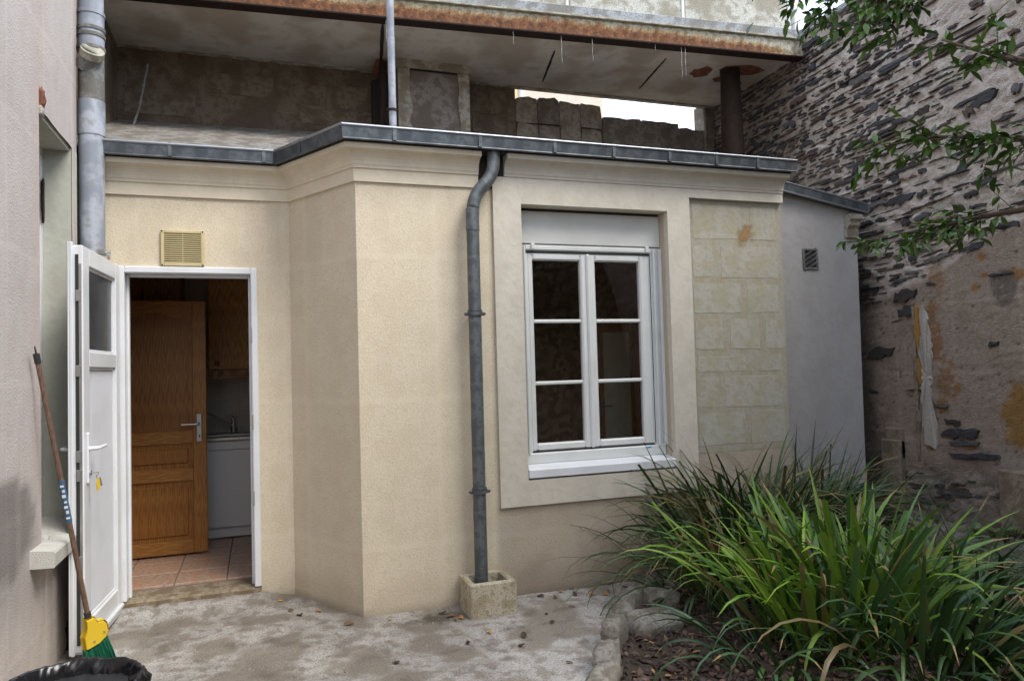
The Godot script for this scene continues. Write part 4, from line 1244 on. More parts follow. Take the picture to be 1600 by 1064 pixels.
# ------------------------------------------------------------------ balcony and the walls behind the roof
func balcony_and_back() -> void:
	var b := thing("balcony", "rusty steel and concrete balcony overhanging the back of the roof", "balcony", Vector3(4.6, 4.48, -1.25))
	b.rotation.y = -0.0756
	var st := mb()
	prism(st, [Vector2(-0.004, 0.03), Vector2(-0.004, 1.53), Vector2(-6.9, 1.03), Vector2(-6.9, 0.03)], 0.035, 0.2, Transform3D(Basis(Vector3.RIGHT, Vector3(0, 0, -1), Vector3.UP), Vector3.ZERO))
	obj("slab", st, M.soffit, b)
	st = mb()
	prism(st, [Vector2(-0.002, 1.5), Vector2(-0.002, 1.56), Vector2(-6.9, 1.06), Vector2(-6.9, 1.0)], 0.02, 0.21, Transform3D(Basis(Vector3.RIGHT, Vector3(0, 0, -1), Vector3.UP), Vector3.ZERO))
	obj("rear_beam", st, M.chimney_edge, b)
	# rolled steel channel along the front: painted, rusted web between two flanges
	st = mb()
	box(st, Vector3(-6.9, 0.012, -0.02), Vector3(-0.03, 0.178, -0.002))
	var web := sheet(steps(-6.9, -0.03, 0.014), steps(0.012, 0.176, 0.013), func(x: float, y: float) -> Vector3: return Vector3(x, y, 0.0015 * n3(x, y, 3.0, 25.0)), func(x: float, y: float) -> Color:
		var edge := 0.13 + 0.02 * n3(x, 0.0, 3.0, 1.2) - 0.07 * smoothstep(-0.55, -0.12, x) - 0.02 * smoothstep(-2.0, -0.8, x)
		var m := edge - y + 0.035 * n3(x, y * 1.5, 8.0, 9.0) + 0.025 * n3(x, y, 2.0, 30.0)
		m -= 0.05 * smoothstep(0.04, 0.012, y) * smoothstep(-0.9, -0.3, x)
		var c := Color(0.5, 0.475, 0.37).lerp(Color(0.6, 0.58, 0.5), smoothstep(0.0, 0.5, n3(x, y, 5.0, 6.0)))
		c = c.lerp(Color(0.4, 0.25, 0.1), smoothstep(-0.03, 0.015, m) * 0.85)
		c = c.lerp(Color(0.22, 0.085, 0.04), smoothstep(0.0, 0.04, m) * 0.9)
		c = c.lerp(Color(0.1, 0.045, 0.03), 0.8 * smoothstep(0.05, 0.45, n3(x, y, 11.0, 14.0)) * smoothstep(0.02, 0.05, m))
		c = c.lerp(Color(0.4, 0.18, 0.065), 0.6 * smoothstep(0.15, 0.5, n3(x, y, 15.0, 18.0)) * smoothstep(0.0, 0.03, m))
		return c)
	both("beam_web", web, M.rusted, st, M.rust_dark, b)
	st = mb()
	bbox(st, Vector3(-6.9, -0.006, -0.1), Vector3(0.0, 0.012, 0.022), 0.004)
	obj("beam_flange", st, M.rust_dark, b)
	st = mb()
	bbox(st, Vector3(-6.9, 0.175, -0.09), Vector3(0.0, 0.192, 0.03), 0.004)
	bbox(st, Vector3(-0.03, 0.012, -0.02), Vector3(0.0, 0.175, 0.006), 0.003)
	obj("beam_flange", st, M.rust_paint, b)
	st = mb()
	bbox(st, Vector3(-6.9, 0.192, -0.12), Vector3(0.0, 0.29, 0.0), 0.01)
	obj("edge_band", st, M.band, b)
	for k in 6:
		st = mb()
		var x0 := -0.12 - 1.17 * (k + 1) + 0.012
		bbox(st, Vector3(x0, 0.29, -0.13), Vector3(x0 + 1.15, 1.35, -0.035), 0.006)
		obj("parapet_panel", st, M.parapet, b)
		st = mb()
		bbox(st, Vector3(x0 + 1.13, 0.29, -0.11), Vector3(x0 + 1.16, 1.35, -0.022), 0.004)
		obj("joint_strip", st, M.white_post, b)
	st = mb()
	bbox(st, Vector3(-0.085, 0.25, -0.15), Vector3(-0.005, 1.4, -0.012), 0.008)
	obj("end_post", st, M.white_post, b)
	# dark slots and cracks cut in the soffit, bare brick patch round the flue
	for s in [[-2.48, -0.40, -2.37, -1.15, 0.016], [-1.33, -0.35, -1.26, -1.13, 0.014], [-4.14, -0.08, -4.08, -1.03, 0.02]]:
		st = mb()
		var a := Vector2(s[0], s[1]); var e := Vector2(s[2], s[3])
		var n := (e - a).orthogonal().normalized()
		var pl := []
		for k in 9:
			pl.append(a.lerp(e, k / 8.0) + n * s[4] * (0.5 + 0.5 * sin(PI * k / 8.0)) * rng.randf_range(0.6, 1.0))
		for k in range(8, -1, -1):
			pl.append(a.lerp(e, k / 8.0) - n * s[4] * (0.5 + 0.5 * sin(PI * k / 8.0)) * rng.randf_range(0.6, 1.0))
		var q := []
		for v in pl: q.append(Vector2(v.x, -v.y))
		prism(st, q, 0.031, 0.06, Transform3D(Basis(Vector3.RIGHT, Vector3(0, 0, -1), Vector3.UP), Vector3.ZERO))
		obj("slot", st, M.dark, b)
	for s in [[-0.44, 0.46, 0.5, 0.13], [-0.8, 0.6, 0.2, 0.16], [-0.5, 0.72, 0.14, 0.09], [-0.25, 0.85, 0.1, 0.1]]:
		st = mb()
		var o := []
		for k in 14:
			var a := TAU * k / 14
			o.append(Vector2(s[0] + cos(a) * s[2] * 0.6 * rng.randf_range(0.65, 1.1), s[1] + sin(a) * s[3] * rng.randf_range(0.6, 1.1)))
		prism(st, o, 0.0315, 0.06, Transform3D(Basis(Vector3.RIGHT, Vector3(0, 0, -1), Vector3.UP), Vector3.ZERO))
		obj("bare_brick", st, M.brick_red, b)
	for s in [[-1.35, 0.3], [-2.25, 0.21], [-2.55, 0.26], [-3.0, 0.13], [-1.62, 0.06], [-4.12, 0.2], [-1.31, 0.28]]:
		st = mb()
		var p := []
		for k in 7: p.append(Vector3(s[0] + 0.003 * sin(k * 1.9 + s[0]), -s[1] * k / 6.0, 0.0 + 0.002 * cos(k * 2.3)))
		tube(st, p, [0.0008, 0.0016, 0.0006, 0.0014, 0.0006, 0.001, 0.0004], 5)
		obj("lime_thread", st, M.thread, b)
	# brown wall at the back of the roof
	var w := thing("back_wall", "dark brown grimy masonry wall under the balcony at the back of the roof", "wall", Vector3(0, 0, -2.8))
	st = mb()
	box(st, Vector3(-1.8, 2.9, -0.25), Vector3(2.09, 4.7, 0.0))
	obj("masonry", st, M.brown_wall, w)
	for q in [[-0.22, 0.1, 4.12, 4.32], [-0.16, 0.4, 3.93, 4.08], [0.14, 0.6, 4.1, 4.34], [-1.0, -0.4, 4.15, 4.35], [1.52, 1.78, 4.2, 4.46], [1.8, 2.08, 4.2, 4.46], [1.6, 2.0, 3.92, 4.18], [-1.7, -1.1, 3.9, 4.1], [0.42, 0.66, 3.88, 4.07]]:
		st = mb()
		bbox(st, Vector3(q[0], q[2], -0.02), Vector3(q[1], q[3], 0.008), 0.006)
		obj("stone_block", st, M.brown_block, w)
	# rough wall of single blocks with the sky over it
	var g := thing("block_wall", "rough stepped wall of grimy concrete blocks below the gap of sky", "wall", Vector3(0, 0, -2.8))
	var rows := [[2.095, 3.12, 4.14, 4.42, 4, "g"], [2.095, 3.12, 3.86, 4.135, 4, "g"], [2.095, 3.12, 3.55, 3.855, 3, "g"], [3.13, 4.62, 3.96, 4.3, 3, "d"], [3.13, 4.62, 3.6, 3.955, 3, "d"], [2.095, 4.62, 3.2, 3.55, 6, "d"]]
	for q in rows:
		var n: int = q[4]
		for k in n:
			var x0: float = lerpf(q[0], q[1], float(k) / n) + rng.randf_range(0.0, 0.004)
			var x1: float = lerpf(q[0], q[1], float(k + 1) / n) - rng.randf_range(0.0, 0.004)
			st = mb()
			var dy := rng.randf_range(-0.02, 0.012)
			if q[5] == "d" and q[3] > 4.2: dy -= 0.02 * k
			var o := [Vector2(x0, q[2]), Vector2((x0 + x1) / 2, q[2]), Vector2(x1, q[2]), Vector2(x1 + rng.randfn(0, 0.006), (q[2] + q[3]) / 2)]
			for t in 6: o.append(Vector2(lerpf(x1 - 0.01, x0 + 0.01, t / 5.0), q[3] + dy + rng.randfn(0, 0.008)))
			o.append(Vector2(x0, (q[2] + q[3]) / 2))
			plate(st, o, rng.randf_range(-0.004, 0.014), 0.012, Transform3D(), 0.004)
			prism(st, o, -0.2, -0.019)
			obj("block", st, M.grey_block if q[5] == "g" and rng.randf() < 0.8 else M.dark_block, g)
	st = mb()
	bbox(st, Vector3(4.46, 3.2, -0.2), Vector3(4.64, 4.56, 0.03), 0.015)
	obj("end_pier", st, M.dark_block, g)
	st = mb()
	box(st, Vector3(2.1, 3.2, -0.17), Vector3(3.12, 4.37, -0.03))
	box(st, Vector3(3.12, 3.2, -0.17), Vector3(4.6, 4.2, -0.03))
	obj("mortar_core", st, M.dark_block, g)
	# chimney breast
	var c := thing("chimney_breast", "square chimney breast with pale edges and dull brown render panel", "chimney", Vector3(0.74, 3.5, -2.4))
	st = mb()
	box(st, Vector3(0.0, -0.6, -0.4), Vector3(0.72, 1.03, -0.02))
	obj("core", st, M.chimney_panel, c)
	st = mb()
	prism(st, [Vector2(0, -0.6), Vector2(0.13, -0.6), Vector2(0.14, 0.33), Vector2(0.11, 0.42), Vector2(0.145, 0.55), Vector2(0.11, 0.7), Vector2(0.12, 0.93), Vector2(0, 0.93)], -0.03, 0.0)
	prism(st, [Vector2(0.62, -0.6), Vector2(0.72, -0.6), Vector2(0.72, 0.93), Vector2(0.6, 0.93), Vector2(0.615, 0.75), Vector2(0.598, 0.62), Vector2(0.625, 0.4)], -0.03, 0.0)
	prism(st, [Vector2(-0.02, 0.93), Vector2(0.74, 0.935), Vector2(0.74, 1.05), Vector2(-0.02, 1.05)], -0.41, 0.012)
	obj("pale_edge", st, M.chimney_edge, c)
	st = mb()
	box(st, Vector3(0.1, 0.918, -0.03), Vector3(0.63, 0.928, -0.001))
	obj("crack", st, M.rust_dark, c)
	st = mb()
	prism(st, [Vector2(-0.2, -0.6), Vector2(-0.005, -0.6), Vector2(-0.005, 0.3), Vector2(-0.06, 0.42), Vector2(-0.09, 0.55), Vector2(-0.03, 0.75), Vector2(-0.02, 0.92), Vector2(-0.2, 0.9)], -0.4, -0.3)
	obj("broken_edge", st, M.dirt_gap, c)
	st = mb()
	bbox(st, Vector3(-0.2, 0.93, -0.3), Vector3(-0.022, 1.0, -0.05), 0.015)
	obj("red_brick", st, M.brick_red, c)
	var dp := thing("short_dark_pipe", "short dark iron pipe hanging beside the chimney breast", "pipe", Vector3(0.6, 4.0, -2.42))
	st = mb()
	tube(st, arc_path([Vector3(0, 0.46, 0), Vector3(-0.01, 0.05, 0), Vector3(-0.05, -0.3, 0.02)], 0.05), [0.035, 0.035, 0.034, 0.033, 0.032, 0.03, 0.028, 0.018], 10)
	obj("pipe", st, M.rust_dark, dp)
	var cb := thing("thin_cable", "thin grey cable running down the dark wall by the waste pipe", "cable", Vector3(-1.52, 3.2, -1.3))
	st = mb()
	tube(st, [Vector3(0.06, 1.05, -1.2), Vector3(0.0, 0.62, -1.1), Vector3(-0.04, 0.4, -1.0), Vector3(-0.045, 0.12, -0.9)], 0.011, 8)
	obj("cable", st, M.pvc_old, cb)
	var lead := thing("leaning_board", "pale weathered board leaning behind the waste pipe", "board", Vector3(-1.62, 3.0, -0.9))
	st = mb()
	bbox(st, Vector3(0.0, 0.0, 0.0), Vector3(0.09, 0.8, 0.02), 0.006, Transform3D(Basis(Vector3(0, 0, 1), 0.03), Vector3.ZERO))
	obj("board", st, M.pvc_old, lead)
	# burnt out flue beside the stone wall
	var f := thing("rusty_flue", "tall blackened iron flue pipe with ragged top under the balcony", "flue", Vector3(4.1, 3.2, -1.77))
	st = mb()
	tube(st, [Vector3(0, -0.1, 0), Vector3(0, 0.62, 0), Vector3(0, 1.24, 0)], [0.115, 0.112, 0.1], 22)
	obj("pipe", st, M.rust_dark, f)
	st = mb()
	for k in 22:
		var a := TAU * k / 22
		var hgt := 0.04 + 0.05 * absf(sin(k * 2.7))
		bbox(st, Vector3(-0.016, 0, -0.003), Vector3(0.016, hgt, 0.003), 0.001, Transform3D(Basis(Vector3.UP, -a + PI / 2), Vector3(cos(a) * 0.097, 1.235, sin(a) * 0.097)))
	obj("ragged_rim", st, M.rust_dark, f)
	st = mb()
	tube(st, [Vector3(0, 0.38, 0), Vector3(0, 0.42, 0)], 0.12, 22)
	bbox(st, Vector3(0.1, 0.39, -0.02), Vector3(0.24, 0.41, 0.02), 0.003)
	obj("clamp", st, M.rust_dark, f)
	# pale house beyond the gap
	var p := thing("far_house", "pale plastered house far behind, seen through the gap", "house", Vector3(4.4, 0, -9.5))
	st = mb()
	box(st, Vector3(-6.0, 0, -4.0), Vector3(2.15, 9.0, 0.0))
	obj("wall", st, M.pale_house, p)
	st = mb()
	box(st, Vector3(-1.6, 0, 0.0), Vector3(0.2, 9.0, 0.05))
	obj("side_wall", st, M.pale_house_b, p)
	st = mb()
	bbox(st, Vector3(0.2, 0, 0.0), Vector3(0.32, 9.0, 0.12), 0.02)
	obj("corner_pipe", st, M.white_post, p)
	st = mb()
	prism(st, [Vector2(-6.4, 9.0), Vector2(2.6, 9.0), Vector2(2.6, 9.15), Vector2(-2.0, 10.8), Vector2(-6.4, 9.15)], -4.3, 0.4)
	obj("roof", st, M.roof, p)

# ------------------------------------------------------------------ old stone wall on the right
func wall_density(z: float, y: float) -> float:   # how much bare slate shows: 1 packed, 0 covered by render
	var edge := 1.95 + 0.3 * (z + 0.5) + 0.1 * n3(z, y, 2.0, 2.0)
	var d := 0.95 * smoothstep(edge - 0.02, edge + 0.14, y)
	d *= 1.0 - 0.4 * smoothstep(-0.4, 0.7, z) * smoothstep(2.9, 3.3, y)
	d = maxf(d, smoothstep(0.6, 0.46, y + 0.12 * n3(z, y, 5.0, 3.0)) * smoothstep(-0.4, -0.2, z) * 0.75)
	return maxf(d, 0.012)

func stone_wall() -> void:
	var w := thing("slate_stone_wall", "tall old garden wall of dark slate slivers bedded in pale mortar", "stone wall", Vector3(4.6, 0, 0))
	var disp := func(z: float, y: float) -> float:
		var k := 0.3 + wall_density(z, y)
		return 0.014 * n3(z, y, 0.0, 2.2) + 0.016 * n3(z, y * 2.4, 3.0, 5.0) * k + 0.02 * n3(z, y * 1.8, 8.0, 13.0) * k - 0.012 * smoothstep(0.42, 0.62, n3(z, y, 21.0, 22.0))
	var col := func(z: float, y: float) -> Color:
		var d := wall_density(z, y)
		var c := Color(0.47, 0.38, 0.315).lerp(Color(0.74, 0.665, 0.6), smoothstep(0.08, 0.5, d))
		c = c.lerp(Color(0.82, 0.77, 0.72), 0.6 * smoothstep(0.1, 0.6, n3(z, y, 1.0, 2.5)) * d)
		c = c.lerp(Color(0.34, 0.265, 0.21), 0.7 * smoothstep(0.1, 0.6, n3(z, y, 4.0, 1.7)) * (1.0 - d))
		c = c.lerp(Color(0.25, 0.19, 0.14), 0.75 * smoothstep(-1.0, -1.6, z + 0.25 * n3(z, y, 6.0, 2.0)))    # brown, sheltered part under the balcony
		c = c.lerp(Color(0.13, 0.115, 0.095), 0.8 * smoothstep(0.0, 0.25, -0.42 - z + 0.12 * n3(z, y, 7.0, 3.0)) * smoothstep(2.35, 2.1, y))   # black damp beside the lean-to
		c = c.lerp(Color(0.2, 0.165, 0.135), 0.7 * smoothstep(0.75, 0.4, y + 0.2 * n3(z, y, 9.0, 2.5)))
		c = c.lerp(Color(0.36, 0.18, 0.07), 0.8 * blob(z, y, 0.06, 1.62, 0.07, 0.24, 0.9))
		c = c.lerp(Color(0.36, 0.19, 0.08), 0.7 * blob(z, y, 0.16, 1.3, 0.1, 0.14, 1.0))
		c = c.lerp(Color(0.37, 0.2, 0.08), 0.65 * blob(z, y, 0.12, 2.02, 0.05, 0.2, 1.3))
		c = c.lerp(Color(0.45, 0.42, 0.39), 0.6 * blob(z, y, 0.6, 0.68, 0.2, 0.14, 0.9))
		for q in [[0.12, 1.08, 0.05, 0.06], [0.52, 2.22, 0.035, 0.035], [0.44, 2.0, 0.035, 0.03], [0.25, 1.22, 0.035, 0.05], [0.52, 2.08, 0.025, 0.025], [0.34, 0.77, 0.06, 0.035], [-0.01, 0.74, 0.06, 0.035], [0.72, 2.06, 0.1, 0.06]]:
			c = c.lerp(Color(0.42, 0.22, 0.06), 0.85 * blob(z, y, q[0], q[1], q[2], q[3], 0.9))
		c = c.lerp(Color(0.2, 0.185, 0.165), 0.85 * blob(z, y, 0.68, 1.97, 0.11, 0.15, 0.25))
		c = c.lerp(Color(0.13, 0.1, 0.08), 0.7 * smoothstep(0.42, 0.62, n3(z, y, 21.0, 22.0)) * (1.0 - d))
		c = c.lerp(Color(0.6, 0.56, 0.5), 0.5 * smoothstep(0.45, 0.65, n3(z, y, 25.0, 26.0)) * (1.0 - d))
		c = c.lerp(Color(0.4, 0.215, 0.05), 0.9 * blob(z, y, 0.8, 1.02, 0.22, 0.28, 0.3))
		return c
	var zs := PackedFloat32Array([-2.95])
	zs.append_array(steps(-2.8, 1.5, 0.02))
	zs.append_array(PackedFloat32Array([1.8, 2.2, 3.0, 4.5, 6.5, 9.0]))
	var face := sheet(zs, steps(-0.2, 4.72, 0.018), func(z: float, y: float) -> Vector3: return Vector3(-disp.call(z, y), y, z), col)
	var st := mb()
	box(st, Vector3(0.04, -0.2, -2.95), Vector3(0.5, 4.7, 9.0))
	both("mortar_face", face, M.mortar, st, M.masonry, w)
	# coping of slabs on top
	var z0 := -2.94
	while z0 < 2.0:
		st = mb()
		var L := rng.randf_range(0.5, 0.8)
		bbox(st, Vector3(-0.05, 4.69, z0 + 0.006), Vector3(0.5, 4.755 + rng.randf_range(-0.006, 0.006), z0 + L - 0.006), 0.012)
		obj("coping_slab", st, M.band, w)
		z0 += L
	# slate slivers, laid in level courses
	var made := []
	var y := 0.3
	while y < 4.66:
		var row := rng.randf_range(0.024, 0.05)
		var z := -2.92 + rng.randf() * 0.15
		while z < 1.75:
			var L := clampf(0.07 - log(maxf(rng.randf(), 0.001)) * 0.11, 0.07, 0.55)
			var d := wall_density(z + L / 2, y)
			var packed := smoothstep(0.9, -0.9, z + 0.5 * n3(z, y, 12.0, 1.3))
			if rng.randf() < d * lerpf(0.62, 1.0, packed):
				var h := row * rng.randf_range(0.3, 1.15)
				if rng.randf() < 0.3: h = rng.randf_range(0.007, 0.013)
				elif rng.randf() < 0.12 and d > 0.3: h = row * rng.randf_range(1.3, 2.0)
				made.append([z, y + rng.randfn(0, 0.006), L, h])
			z += L + rng.randf_range(0.0, lerpf(0.13, 0.06, packed))
		y += row
	# a few stones that stand out in the render lower down
	for s in [[-0.31, 1.99, 0.25, 0.095], [-0.27, 1.86, 0.17, 0.08], [-0.3, 2.13, 0.14, 0.04], [0.02, 2.07, 0.09, 0.03], [-0.64, 1.51, 0.33, 0.1], [0.1, 0.86, 0.33, 0.075], [0.16, 0.79, 0.28, 0.045], [0.14, 0.96, 0.14, 0.05], [-0.1, 2.36, 0.22, 0.05], [0.35, 2.3, 0.2, 0.05], [-0.62, 1.18, 0.1, 0.04], [0.54, 1.56, 0.09, 0.05], [0.6, 2.42, 0.24, 0.06]]:
		made.append([s[0], s[1], s[2], s[3]])
	made.sort_custom(func(a, b): return seen_size(a) > seen_size(b))
	var rest := [mb(), mb()]
	for i in made.size():
		var s = made[i]
		var L: float = s[2]; var h: float = s[3]
		var o := []
		var n := 6
		var sk := rng.randfn(0, 0.06)
		for k in n: o.append(Vector2(L * (0.04 + sk + 0.92 * (k + rng.randf_range(-0.3, 0.3)) / (n - 1)), -h * 0.5 * (0.7 + 0.4 * sin(PI * (k + 0.5) / n)) * rng.randf_range(0.35, 1.25)))
		for k in n: o.append(Vector2(L * (0.96 - sk - 0.92 * (k + rng.randf_range(-0.3, 0.3)) / (n - 1)), h * 0.5 * (0.7 + 0.4 * sin(PI * (k + 0.5) / n)) * rng.randf_range(0.35, 1.25)))
		var up := rng.randfn(0.05, 0.04)
		var xf := Transform3D(Basis(Vector3(0, 0, 1), Vector3.UP, Vector3(-1, 0, 0)) * Basis(Vector3(0, 0, 1), up), Vector3(-disp.call(s[0] + L / 2, s[1]), s[1], s[0]))
		var pick := rng.randi() % 9
		var m: Material = M["slate_%d" % ([0, 0, 0, 1, 1, 2, 2, 3, 4][pick])]
		if rng.randf() < 0.03: m = M.slate_orange
		if i < 295:
			st = mb()
			plate(st, o, rng.randf_range(0.008, 0.022), 0.05, xf, 0.004)
			obj("slate", st, m, w)
		else:
			plate(rest[0 if pick < 6 else 1], o, rng.randf_range(0.007, 0.02), 0.05, xf, 0.004)
	for k in 2:
		var r := obj("small_slates", rest[k], M.slate_0 if k == 0 else M.slate_3, w)
		tag(r, "", "", "", "stuff")
	# old lime and ochre paint, squared stones at the foot
	var strip := [Vector2(-0.06, 0.72), Vector2(0.04, 0.7), Vector2(0.07, 0.9), Vector2(0.02, 1.1), Vector2(0.035, 1.3), Vector2(0.05, 1.55), Vector2(0.03, 1.8), Vector2(-0.01, 1.93), Vector2(-0.05, 1.9), Vector2(-0.07, 1.6), Vector2(-0.062, 1.3), Vector2(-0.075, 1.0)]
	st = mb()
	plate(st, ragged(strip, 0.012), 0.012, 0.06, face_at(), 0.008)
	obj("lime_strip", st, M.lime, w)
	for q in [[-0.072, 1.72, 0.022, 0.2], [-0.074, 1.35, 0.018, 0.12]]:
		st = mb()
		plate(st, ragged(oval(q[0], q[1], q[2], q[3]), 0.01), 0.019, 0.05, face_at(), 0.003)
		obj("ochre_fleck", st, M.ochre, w)
	for q in [[-0.46, 0.16, 0.2, 0.62, 0.03], [0.6, 0.2, 0.42, 0.44, 0.03], [-0.42, 0.62, 0.16, 0.26, 0.012], [1.1, 0.2, 0.4, 0.5, 0.03]]:
		st = mb()
		bbox(st, Vector3(-0.04 - q[4], q[1], q[0]), Vector3(0.02, q[1] + q[3], q[0] + q[2]), 0.012)
		obj("squared_stone", st, M.ashlar, w)
	# groove left by a pipe
	st = mb()
	prism(st, ragged([Vector2(-0.125, 0.62), Vector2(-0.1, 0.62), Vector2(-0.095, 1.3), Vector2(-0.09, 1.9), Vector2(-0.12, 1.9), Vector2(-0.13, 1.3)], 0.008), 0.0, 0.016, face_at())
	obj("groove", st, M.ashlar, w)

func seen_size(s: Array) -> float:
	return s[2] * s[3] / pow(Vector3(4.6 + 0.59, s[1] - 1.48, s[0] - 4.54).length(), 3.0) * (1.0 if s[0] < 1.0 else 0.01)

func face_at() -> Transform3D:   # outline in (z, y), front towards -x
	return Transform3D(Basis(Vector3(0, 0, 1), Vector3.UP, Vector3(-1, 0, 0)), Vector3.ZERO)

func oval(cx: float, cy: float, rx: float, ry: float) -> Array:
	var o := []
	for k in 10: o.append(Vector2(cx + cos(TAU * k / 10) * rx, cy + sin(TAU * k / 10) * ry))
	return o

func ragged(poly: Array, amount: float) -> Array:   # split the sides and shake the points
	var out := []
	for i in poly.size():
		var a: Vector2 = poly[i]; var b: Vector2 = poly[(i + 1) % poly.size()]
		var n := clampi(int(a.distance_to(b) / 0.035), 1, 8)
		for k in n: out.append(a.lerp(b, float(k) / n) + Vector2(rng.randfn(0, amount * 0.6), rng.randfn(0, amount * 0.6)))
	return out

# ------------------------------------------------------------------ grey lean-to
func lean_to() -> void:
	var l := thing("grey_lean_to", "small grey rendered lean-to with sloping zinc edge between stone panel and slate wall", "lean-to", Vector3(3.2, 0, -0.45))
	var st := mb()
	prism(st, [Vector2(0, -0.1), Vector2(1.14, -0.1), Vector2(1.17, 2.77), Vector2(0, 2.96)], -1.6, 0.0)
	obj("wall", st, M.grey_render, l)
	st = mb()
	prism(st, [Vector2(0.0, 2.945), Vector2(1.235, 2.74), Vector2(1.235, 2.815), Vector2(0.0, 3.02)], -1.6, 0.07)
	obj("roof_edge", st, M.zinc, l)
	st = mb()
	tube(st, [Vector3(0.0, 2.942, 0.068), Vector3(1.235, 2.738, 0.068)], 0.009, 8)
	tube(st, [Vector3(0.0, 3.02, 0.068), Vector3(1.235, 2.815, 0.068)], 0.009, 8)
	obj("rolled_edge", st, M.zinc_edge, l)
	st = mb()
	tube(st, [Vector3(1.232, 2.775, 0.03), Vector3(1.262, 2.77, 0.03)], 0.035, 12)
	obj("gutter_end", st, M.zinc_edge, l)
	st = mb()
	prism(st, [Vector2(0.0, 3.025), Vector2(1.2, 2.823), Vector2(1.2, 2.85), Vector2(0.0, 3.09)], -1.6, -0.12)
	obj("mortar_fillet", st, M.lime, l)
	st = mb()
	prism(st, [Vector2(0.0, 2.72), Vector2(0.085, 2.72), Vector2(0.085, 2.68), Vector2(0.06, 2.66), Vector2(0.06, 2.63), Vector2(0.035, 2.6), Vector2(0.035, 2.525), Vector2(0.0, 2.52)].map(func(p): return Vector2(p.x, p.y)), -1.155, -1.03, Transform3D(Basis(Vector3(0, 0, 1), Vector3.UP, Vector3(-1, 0, 0)), Vector3.ZERO))
	obj("corbel", st, M.chimney_edge, l)
	var g := Node3D.new()
	g.name = "vent_grille"
	l.add_child(g)
	g.position = Vector3(0.652, 2.33, 0.0)
	st = mb()
	frame(st, -0.08, -0.09, 0.08, 0.09, 0.02, -0.01, 0.014, 0.004)
	obj("grille_frame", st, M.pvc_old, g)
	st = mb()
	box(st, Vector3(-0.065, -0.075, -0.012), Vector3(0.065, 0.075, 0.002))
	obj("grille_back", st, M.dark, g)
	for k in 4:
		st = mb()
		bbox(st, Vector3(-0.075, -0.012, 0.0), Vector3(0.075, 0.012, 0.006), 0.002, Transform3D(Basis(Vector3(0, 0, 1), 0.5) * Basis(Vector3.RIGHT, 0.5), Vector3(0, -0.06 + k * 0.04, 0.003)))
		obj("slat", st, M.pvc_old, g)

# ------------------------------------------------------------------ what closes the yard behind the camera (seen in the window glass)
func courtyard_rear() -> void:
	var w := thing("rear_garden_wall", "plain brown garden wall closing the yard behind the viewer", "wall", Vector3(1.5, 0, 9.0))
	var st := mb()
	box(st, Vector3(-3.1, -0.2, 0), Vector3(3.6, 2.4, 0.4))
	obj("masonry", st, M.ashlar, w)
	var leaf := leaf_mesh(0.09, 0.035)
	for k in 3:
		var t := thing("rear_tree", ["bushy tree at left end of the rear garden wall", "tall bushy tree at middle of the rear garden wall", "spreading tree near the slate wall behind the viewer"][k], "tree", Vector3([-0.6, 1.7, 3.6][k], 0, [7.6, 8.0, 6.6][k]), "trees behind the viewer")
		st = mb()
		tube(st, [Vector3(0, -0.1, 0), Vector3(0.05, 1.2, 0), Vector3(0.0, 2.6, 0.1)], [0.1, 0.08, 0.04], 8)
		obj("trunk", st, M.bark, t)
		crown(t, leaf, Vector3(0, 2.7, 0), Vector3(1.3, 1.5, 0.9), 2600, 2.2)

func crown(parent: Node3D, leaf: Mesh, c: Vector3, r: Vector3, count: int, grow: float) -> void:
	var mm := MultiMesh.new()
	mm.transform_format = MultiMesh.TRANSFORM_3D
	mm.use_colors = true
	mm.mesh = leaf
	mm.instance_count = count
	var clumps := []
	for k in 26:
		var d := Vector3(rng.randfn(), rng.randfn(), rng.randfn()).normalized() * pow(rng.randf(), 0.4)
		clumps.append(c + d * r)
	for i in count:
		var p: Vector3 = clumps[i % 26] + Vector3(rng.randfn(), rng.randfn() * 0.7, rng.randfn()) * r * 0.2
		var s := rng.randf_range(0.7, 1.3) * grow
		mm.set_instance_transform(i, Transform3D(Basis.from_euler(Vector3(rng.randfn(-0.4, 0.5), rng.randf() * TAU, rng.randfn(0, 0.5))).scaled_local(Vector3.ONE * s), p))
		mm.set_instance_color(i, Color(0.045, 0.085, 0.02) * rng.randf_range(0.6, 1.5))
	var mi := MultiMeshInstance3D.new()
	mi.name = "foliage"
	mi.multimesh = mm
	mi.material_override = M.leaf
	parent.add_child(mi, true)
	tag(mi, "", "", "", "stuff")

